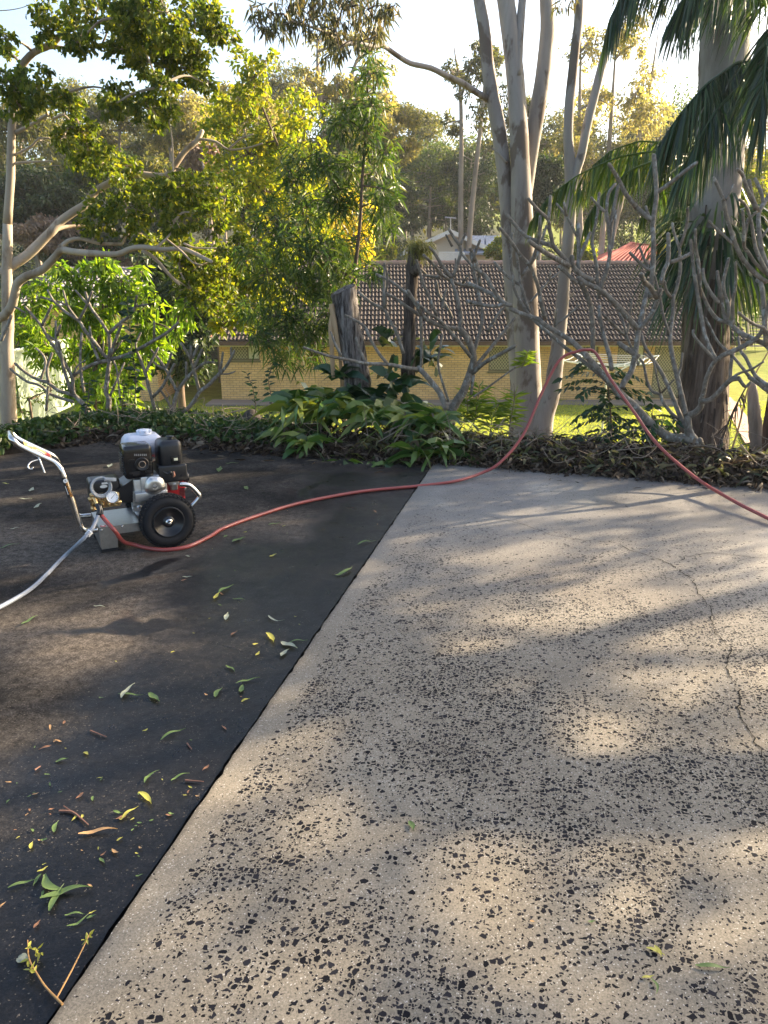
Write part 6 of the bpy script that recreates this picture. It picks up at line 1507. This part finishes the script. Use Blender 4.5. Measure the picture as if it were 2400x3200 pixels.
# pump
pu = bx(655, 488, 905, 640, .12, .27, .02, 'pump_body', M_BLK)
b = MB(); bell = [wl(870,545,.1), wl(985,470,.1), wl(985,640,.1), wl(870,640,.1)]; b.prism([(q[0], q[2]) for q in bell], .10, .29, lambda x, z, y: (x, y, z)); b.build('bell_housing', M_BLK, wa)
b = MB()
for k in range(3): q = wl(700+k*62, 610, .07); b.lathe((q[0], .12, q[2]), (0,-1,0), [(0,.022),(.018,.021),(.022,.015),(.034,.014),(.036,.010),(.036,0)], 18)
for k in range(4): q = wl(715+k*48, 660, .06); b.lathe((q[0], .11, q[2]), (0,-1,0), [(0,.017),(.022,.017),(.026,.011),(.038,.010),(.038,0)], 6 if k % 2 else 14)
for px, py in ((682,590),(705,640),(690,690),(880,640),(670,620)): q = wl(px, py, .06); b.lathe((q[0]-.012, .06, q[2]), (1,0,.25), [(0,.010),(.004,.015),(.016,.015),(.020,.011),(.030,.011)], 12)
b.tube([wl(690,600,.05), wl(712,640,.03), wl(722,680,.02)], .011, 10, 3)
a, c = wl(665, 585, .1), wl(895, 665, .1); b.rbox((a[0], .09, c[2]), (c[0], .15, a[2]), .01)
b.build('brass_manifold', M_BRASS, pu, True)
q = wl(832, 600, .03); gn = nrm(np.array([.12, -1, .22])); b = MB(); b.lathe(q, gn, [(-.022,.0),(-.022,.034),(0,.036),(.004,.036),(.005,.032),(.001,.031)], 36); ga = b.build('pressure_gauge', M_CHROME, pu, True)
b = MB(); b.lathe(q, gn, [(0.0005,.031),(.0015,.031),(.0015,0)], 36); b.build('dial', M_DIAL, ga)
gx_ = nrm(np.cross([0,0,1.0], gn)); gz2 = np.cross(gn, gx_)
b = MB(); o_ = q+gn*.0024
for s_, e_, w_ in ((-.012,.022,.0016),): dv = gx_*.75+gz2*.66; pv = np.cross(gn, dv); b.add([o_+dv*s_-pv*w_, o_+dv*e_-pv*w_*.4, o_+dv*e_+pv*w_*.4, o_+dv*s_+pv*w_], np.array([(0,1,2,3)]))
for k in range(11): a = rad(-40+k*26); dv = gx_*math.cos(a)+gz2*math.sin(a); pv = np.cross(gn, dv); b.add([o_+dv*.023-pv*.0007, o_+dv*.028-pv*.0007, o_+dv*.028+pv*.0007, o_+dv*.023+pv*.0007], np.array([(0,1,2,3)]))
b.build('dial_needle', M_INK, ga)
q = wl(750, 528, .05); gx3, gz3 = nrm(np.array([1,.12,0])), nrm(np.array([0,.25,1])); b = MB()
for k, r_ in enumerate((.058, .052)): b.tube([q+np.array([0,.014*k,0])+r_*(math.cos(a)*gx3+math.sin(a)*gz3) for a in np.linspace(0.9, 0.9+2*math.pi, 25)], .0075, 10, 2)
b.tube([wl(770,470,.05), wl(805,470,.05), wl(860,470,.05)], .012, 10, 2); b.build('coiled_tube', M_COIL, wa, True)
q = wl(768, 522, .119); b = MB(); V = [(q[0]+.022*math.cos(a), .1185, q[2]+.010*math.sin(a)) for a in np.linspace(0, 2*math.pi, 24, endpoint=False)]; b.add(V, np.array([list(range(24))])); b.build('oval_label', M_WHT, pu)
q0, q1 = wl(752,494,.119), wl(800,503,.119); b = MB(); b.add([(q0[0],.1187,q1[2]),(q1[0],.1187,q1[2]),(q1[0],.1187,q0[2]),(q0[0],.1187,q0[2])], np.array([(0,1,2,3)])); b.build('oval_label', M_WHT, pu)
b = MB(); b.tube([wl(718,655,.02), wl(735,690,-.005), wl(728,735,-.02)], .014, 10, 3); b.tube([wl(735,655,.02), wl(750,700,0), wl(750,740,-.01)], .012, 10, 3); b.build('hose_tail', M_BLK, wa, True)

# ------------------------------------------------------------------ hoses
def to_world(q): return WR + EX*q[0] + EY*q[1] + np.array([0,0,q[2]])
HR = .0125
def g2(px, py, z=HR): return gr(px, py, z)
D = 2400/1659.
st_ = [to_world(wl(752,738,-.015)), to_world(wl(800,795,-.06)), to_world(wl(850,850,-.10))]
gnd = [g2(385,1692,.07), g2(420,1702,.03), gr(463,1713,HR), gr(519,1718,HR), gr(590,1707,HR), gr(658,1675,HR), gr(700,1650,HR), gr(810,1610,HR), gr(945,1570,HR), gr(1128,1536,HR), gr(1302,1519,HR), gr(1420,1504,.03)]
arch = [at(1500,1480,6.15), at(1562,1446,6.2), at(1634,1360,6.4), at(1692,1230,6.6), at(1736,1143,6.68), at(1765,1112,6.72), at(1794,1101,6.72), at(1830,1093,6.7), at(1862,1104,6.7), at(1909,1186,6.5), at(1981,1287,6.3), at(2054,1388,6.05), at(2170,1490,5.75), at(2286,1562,5.3), at(2400,1620,4.95), at(2520,1680,4.6)]
def m_redhose():
    m, N, K, B = mat('red_hose'); co = coords(N, K)
    wv = N.new('ShaderNodeTexWave'); wv.inputs['Scale'].default_value = 75; wv.inputs['Distortion'].default_value = 2.0; wv.bands_direction = 'DIAGONAL'; K.new(co, wv.inputs['Vector'])
    r = ramp(N, [(.15, (.17,.030,.028)), (.4, (.30,.055,.048)), (.8, (.38,.085,.070))]); K.new(wv.outputs['Fac'], r.inputs[0]); K.new(r.outputs[0], B.inputs['Base Color']); B.inputs['Roughness'].default_value = .28
    return m
b = MB(); b.tube(st_+gnd+arch, HR, 12, 6)
tag(b.build('red_hose', m_redhose(), smooth=True), 'long red braided hose arching from the washer over the bare limb and out right', 'hose')
b = MB(); cw_ = [to_world(wl(728,735,-.02)), to_world(wl(705,790,-.05)), to_world(wl(672,850,-.09)), to_world(wl(600,925,-.12))]
b.tube(cw_+[gr(205,1735,.02), gr(175,1765,HR), gr(143,1798,HR), gr(90,1845,HR), gr(0,1897,HR), gr(-120,1955,HR)], .0115, 12, 6)
tag(b.build('clear_hose', M_HOSEC, smooth=True), 'milky clear hose running from the pump out to the left edge', 'hose')
b = MB(); q = to_world(wl(672,855,-.09)); q2 = to_world(wl(645,885,-.10)); b.tube([q, q2], .0165, 12, 1); tag(b.build('hose_clip', M_WHT), 'white tape tag wrapped round the clear hose', 'tag')

# ------------------------------------------------------------------ fallen leaves on the slabs
LM = {'g': m_leaf('fallen_green', [(.06,.11,.035),(.10,.16,.05),(.15,.20,.07)], .2), 'p': m_leaf('fallen_pale', [(.22,.26,.20),(.34,.36,.29)], .2), 't': m_leaf('fallen_tan', [(.35,.20,.09),(.48,.30,.15)], .2), 'y': m_leaf('fallen_yellow', [(.34,.33,.06),(.45,.42,.10)], .3), 'b': m_leaf('fallen_brown', [(.16,.08,.045),(.24,.13,.08)], .2)}
LBL = {'g': 'green gum leaf', 'p': 'pale dry gum leaf', 't': 'tan dry gum leaf', 'y': 'yellow green gum leaf', 'b': 'small brown leaf'}
def leaf_mesh(L, W, curve, seed):
    rng = RG(seed); k = 9; V = []
    for t in np.linspace(0, 1, k):
        w_ = W*.5*(math.sin(math.pi*min(1, t*1.05+.03)**.8))**.9 + .0004; cx = curve*L*math.sin(math.pi*t); z_ = .003+.012*L*10*abs(math.sin(math.pi*t*1.3+seed))*.6
        V += [(t*L-L/2, cx-w_, z_+W*.12), (t*L-L/2, cx, z_), (t*L-L/2, cx+w_, z_+W*.12)]
    q = []
    for r in range(k-1): q += [(3*r, 3*r+3, 3*r+4, 3*r+1), (3*r+1, 3*r+4, 3*r+5, 3*r+2)]
    return np.array(V), np.array(q)
slab_z = lambda p: .0145 if to_slab(p)[0] > 0 else .001
def fallen(x0, y0, x1, y1, c, wr=.17, where='on the grimy slab', curve=.08, seed=0):
    a, e = gr(x0, y0), gr(x1, y1); L = float(np.linalg.norm(e-a)); m = (a+e)/2
    V, q = leaf_mesh(L, max(L*wr, .006), curve, seed); b = MB(); b.add(V, q); o = b.build('fallen_leaf', LM[c], smooth=True)
    o.location = (m[0], m[1], slab_z(m)); o.rotation_euler = (0, 0, math.atan2(e[1]-a[1], e[0]-a[0]))
    tag(o, '%s lying %s' % (LBL[c], where), 'leaf', 'fallen leaves on the slabs'); return o
b1 = lambda x, y: (x/1.3825, 1300+y/1.3825); b3 = lambda x, y: (x/1.3825, 2200+y/1.3825); b4 = lambda x, y: (1200+x/1.3825, 2200+y/1.3825)
HAND = [(b3,695,160,805,115,'g',.13,.12),(b3,625,350,690,295,'g',.15,.2),(b3,740,340,820,305,'g',.14,.15),(b3,525,505,600,450,'y',.16,.1),(b3,600,390,655,445,'y',.2,.1),(b3,340,575,510,548,'t',.13,.05),(b3,235,560,255,510,'g',.25,.1),(b3,35,805,165,770,'g',.13,.1),(b3,175,857,400,803,'g',.15,.1),(b3,195,745,305,808,'g',.22,-.25),(b3,215,905,280,790,'g',.18,.05),(b3,290,970,385,915,'g',.12,-.15),(b3,280,920,370,915,'g',.12,.1),(b3,78,1105,125,1115,'p',.9,0),
 (b1,95,910,165,870,'g',.16,.06),(b1,405,825,455,828,'p',.14,.05),(b1,945,770,1010,737,'g',.2,.08),(b1,925,797,950,770,'y',.25,.05),(b1,1005,795,1060,797,'g',.13,.03),(b1,1160,865,1230,890,'p',.1,-.25),(b1,1150,945,1182,990,'y',.2,.1),(b1,1215,985,1285,1008,'p',.35,.0),(b1,1250,982,1330,975,'g',.12,.1),(b1,1020,1165,1125,1140,'g',.12,.1),(b1,1040,1200,1050,1165,'g',.3,0),(b1,510,1205,620,1212,'g',.1,-.04),(b1,525,1228,585,1165,'p',.16,.1),(b1,645,1205,690,1240,'g',.3,.0),(b1,930,1220,962,1180,'g',.25,.1),(b1,1005,550,1060,530,'g',.3,.05),(b1,1165,612,1197,600,'y',.25,0),(b1,1450,695,1522,657,'g',.16,-.1),(b1,1160,475,1215,467,'g',.2,.1),(b1,150,405,180,383,'p',.2,.05),(b1,0,575,85,555,'g',.12,.05),(b1,10,293,40,297,'y',.2,0),(b1,85,361,140,362,'p',.12,0),(b1,975,208,1030,206,'g',.14,0),(b1,945,245,955,225,'g',.3,0),(b1,788,700,832,698,'p',.18,0),(b1,820,612,800,605,'p',.3,0),(b1,470,225,485,212,'p',.4,0),(b1,130,332,145,315,'p',.3,0),(b1,45,492,85,485,'p',.2,0),(b1,975,885,985,855,'p',.3,0),(b1,1215,1045,1250,1015,'p',.3,.1),(b1,975,1085,1015,1110,'g',.15,.1),(b1,1545,560,1625,545,'g',.15,.15),(b1,1060,310,1070,325,'g',.3,.0),
 (b4,108,530,126,572,'g',.4,.1),(b4,1340,1155,1490,1168,'g',.14,.0),(b4,1130,1080,1210,1115,'y',.2,.1),(b4,1165,1070,1195,1120,'y',.3,.1),(b4,1150,1210,1172,1280,'g',.15,.2),(b4,1112,1208,1165,1200,'y',.18,0),(b4,880,965,912,962,'g',.3,0),(b4,630,960,650,965,'t',.5,0)]
ON_DARK, ON_PALE = 'on the grimy slab', 'on the pale slab'
for i, (f_, x0, y0, x1, y1, c, wr, cu) in enumerate(HAND):
    p0, p1 = f_(x0, y0), f_(x1, y1); mid = gr((p0[0]+p1[0])/2, (p0[1]+p1[1])/2)
    fallen(p0[0], p0[1], p1[0], p1[1], c, wr, ON_PALE if to_slab(mid)[0] > 0 else ON_DARK, cu, i)
rng = RG(700)
for i in range(120):
    if i < 85:
        y = rng.uniform(1560, 3000); xm = 1330-(y-1454)*.69; x = rng.uniform(max(-20, xm-620), xm-15)
        if y > 2350 and rng.uniform() < .6: x = rng.uniform(60, 640); y = rng.uniform(2480, 2780)
    else: x = rng.uniform(20, 620); y = rng.uniform(2420, 2800)
    p = gr(x, y)
    if to_slab(p)[0] > -.02: continue
    L = rng.uniform(.008, .022) if i > 40 else rng.uniform(.02, .045); a = rng.uniform(0, 6.28); c = ['y','b','t','g','g'][rng.randint(5)]
    V, q = leaf_mesh(L, L*rng.uniform(.2, .4), rng.uniform(-.1, .1), i); b = MB(); b.add(V, q); o = b.build('fallen_leaf', LM[c], smooth=True)
    o.location = (p[0], p[1], slab_z(p)); o.rotation_euler = (rng.uniform(-.2,.2), rng.uniform(-.2,.2), a)
    tag(o, '%s scrap lying among the small scattered bits on the grimy slab' % LBL[c].replace('gum leaf', 'leaf').replace('small ', ''), 'leaf', 'fallen leaves on the slabs')
# forked sprig with buds, and loose twigs
tw_ = thing('fallen_sprig', 'forked orange sprig with yellow buds lying across the joint at lower left', 'twig', gr(*b3(265,1295)))
b = MB(); G3 = lambda x, y, z=.012: gr(*b3(x, y), z)
b.tube([G3(270,1297,.02), G3(200,1225), G3(160,1165,.02), G3(125,1100,.02), G3(120,1020)], [.003,.0025,.002,.002,.001], 6, 3); b.tube([G3(245,1270), G3(310,1150,.02), G3(370,1030,.015), G3(390,985)], [.0022,.002,.0015,.001], 6, 3); b.tube([G3(160,1165,.02), G3(130,1140)], .0012, 5, 1)
b.build('stem', m_plain('orange_twig', (.36,.20,.07), .7), tw_)
b = MB(); rng = RG(9)
for x, y in ((125,1100),(150,1085),(165,1080),(175,1075),(120,1050),(130,1150),(150,1160),(385,1000),(375,1015),(370,1020),(160,1060)): p = G3(x, y, .02); b.leaves(rng, np.tile(p, (3,1)), rng.normal(size=(3,3)), .018, .007, .2, .1, 'hex')
b.build('buds', LM['y'], tw_)
for i, (L_, lb) in enumerate([([(255,462),(310,465),(345,490),(382,522)], 'thin dark twig on the grimy slab near the tan leaf'), ([(390,115),(460,142)], 'short thin twig on the upper grimy slab'), ([(800,330),(880,335)], 'thin twig beside the joint on the grimy slab'), ([(150,285),(175,268)], 'tiny twig at the left on the grimy slab'), ([(808,170),(828,195)], 'short twig left of the joint on the grimy slab')]):
    b = MB(); b.tube([gr(*b3(x, y), .006) for x, y in L_], [.0035]*(len(L_)-1)+[.0015], 6, 2)
    if i == 0: b.tube([gr(*b3(310,465),.006), gr(*b3(275,440),.008)], .002, 5, 1)
    tag(b.build('twig', m_plain('twig_red', (.14,.07,.05), .8) if i == 0 else bpy.data.materials['twig_red']), lb, 'twig')

# ------------------------------------------------------------------ trees standing off to the right, whose shade falls over the slabs
s2 = np.array([math.sin(rad(SUN_AZ)), math.cos(rad(SUN_AZ))]); p2 = np.array([-s2[1], s2[0]])
SHT = [(11.5, .4, 4.6, 1.8, 1.2, 750), (13.5, 2.4, 5.2, 2.0, 1.5, 1150), (12.0, 4.3, 4.5, 1.8, 1.8, 4200), (13.5, 5.9, 4.7, 2.0, 2.0, 5200), (17, 7.6, 6.2, 2.0, 1.8, 2400), (15.0, -1.2, 5.6, 1.7, 1.3, 800)]
for i, (a, w_, h, r_, rz_, n) in enumerate(SHT):
    rng = RG(800+i); x, y = s2*a + p2*w_; g_ = float(terrain_z(x, y)); base = np.array([x, y, g_])
    t = thing('roadside_tree', 'leafy tree standing beyond the right edge, shading the slabs', 'tree', base, 'shade trees right of the view')
    b = MB(); top = np.array([x, y, h]); b.tube([base, base*.5+top*.5+[.2,0,0], top, top+[0,0,r_*.7]], [.16,.13,.09,.03], 10, 4, .05, rng); b.build('trunk', B_GUM, t, True)
    lb = MB(); tw = MB()
    for k in range(15):
        u = nrm(rng.normal(size=3))*rng.uniform(.35, 1)**.5; c = top + u*[r_, r_, rz_]
        clump_leaves(lb, rng, c, .66, .66, .46, n//15, .14, .05, 'rhomb', .8, 9, .18); tw.tube([top-[0,0,.4], (top+c)/2, c], [.04,.03,.012], 6, 2)
    if i == 0: tw.tube([top-[0,0,1.6], (7.1,5.6,3.18), (7.4,6.5,3.5), (7.75,7.45,3.82), (7.8,8.4,4.1)], [.16,.15,.14,.12,.05], 10, 4)
    lb.build('crown', L_MID, t); tw.build('limbs', B_GUM, t)

for o in bpy.data.objects:
    if 'wl' in o: del o['wl']
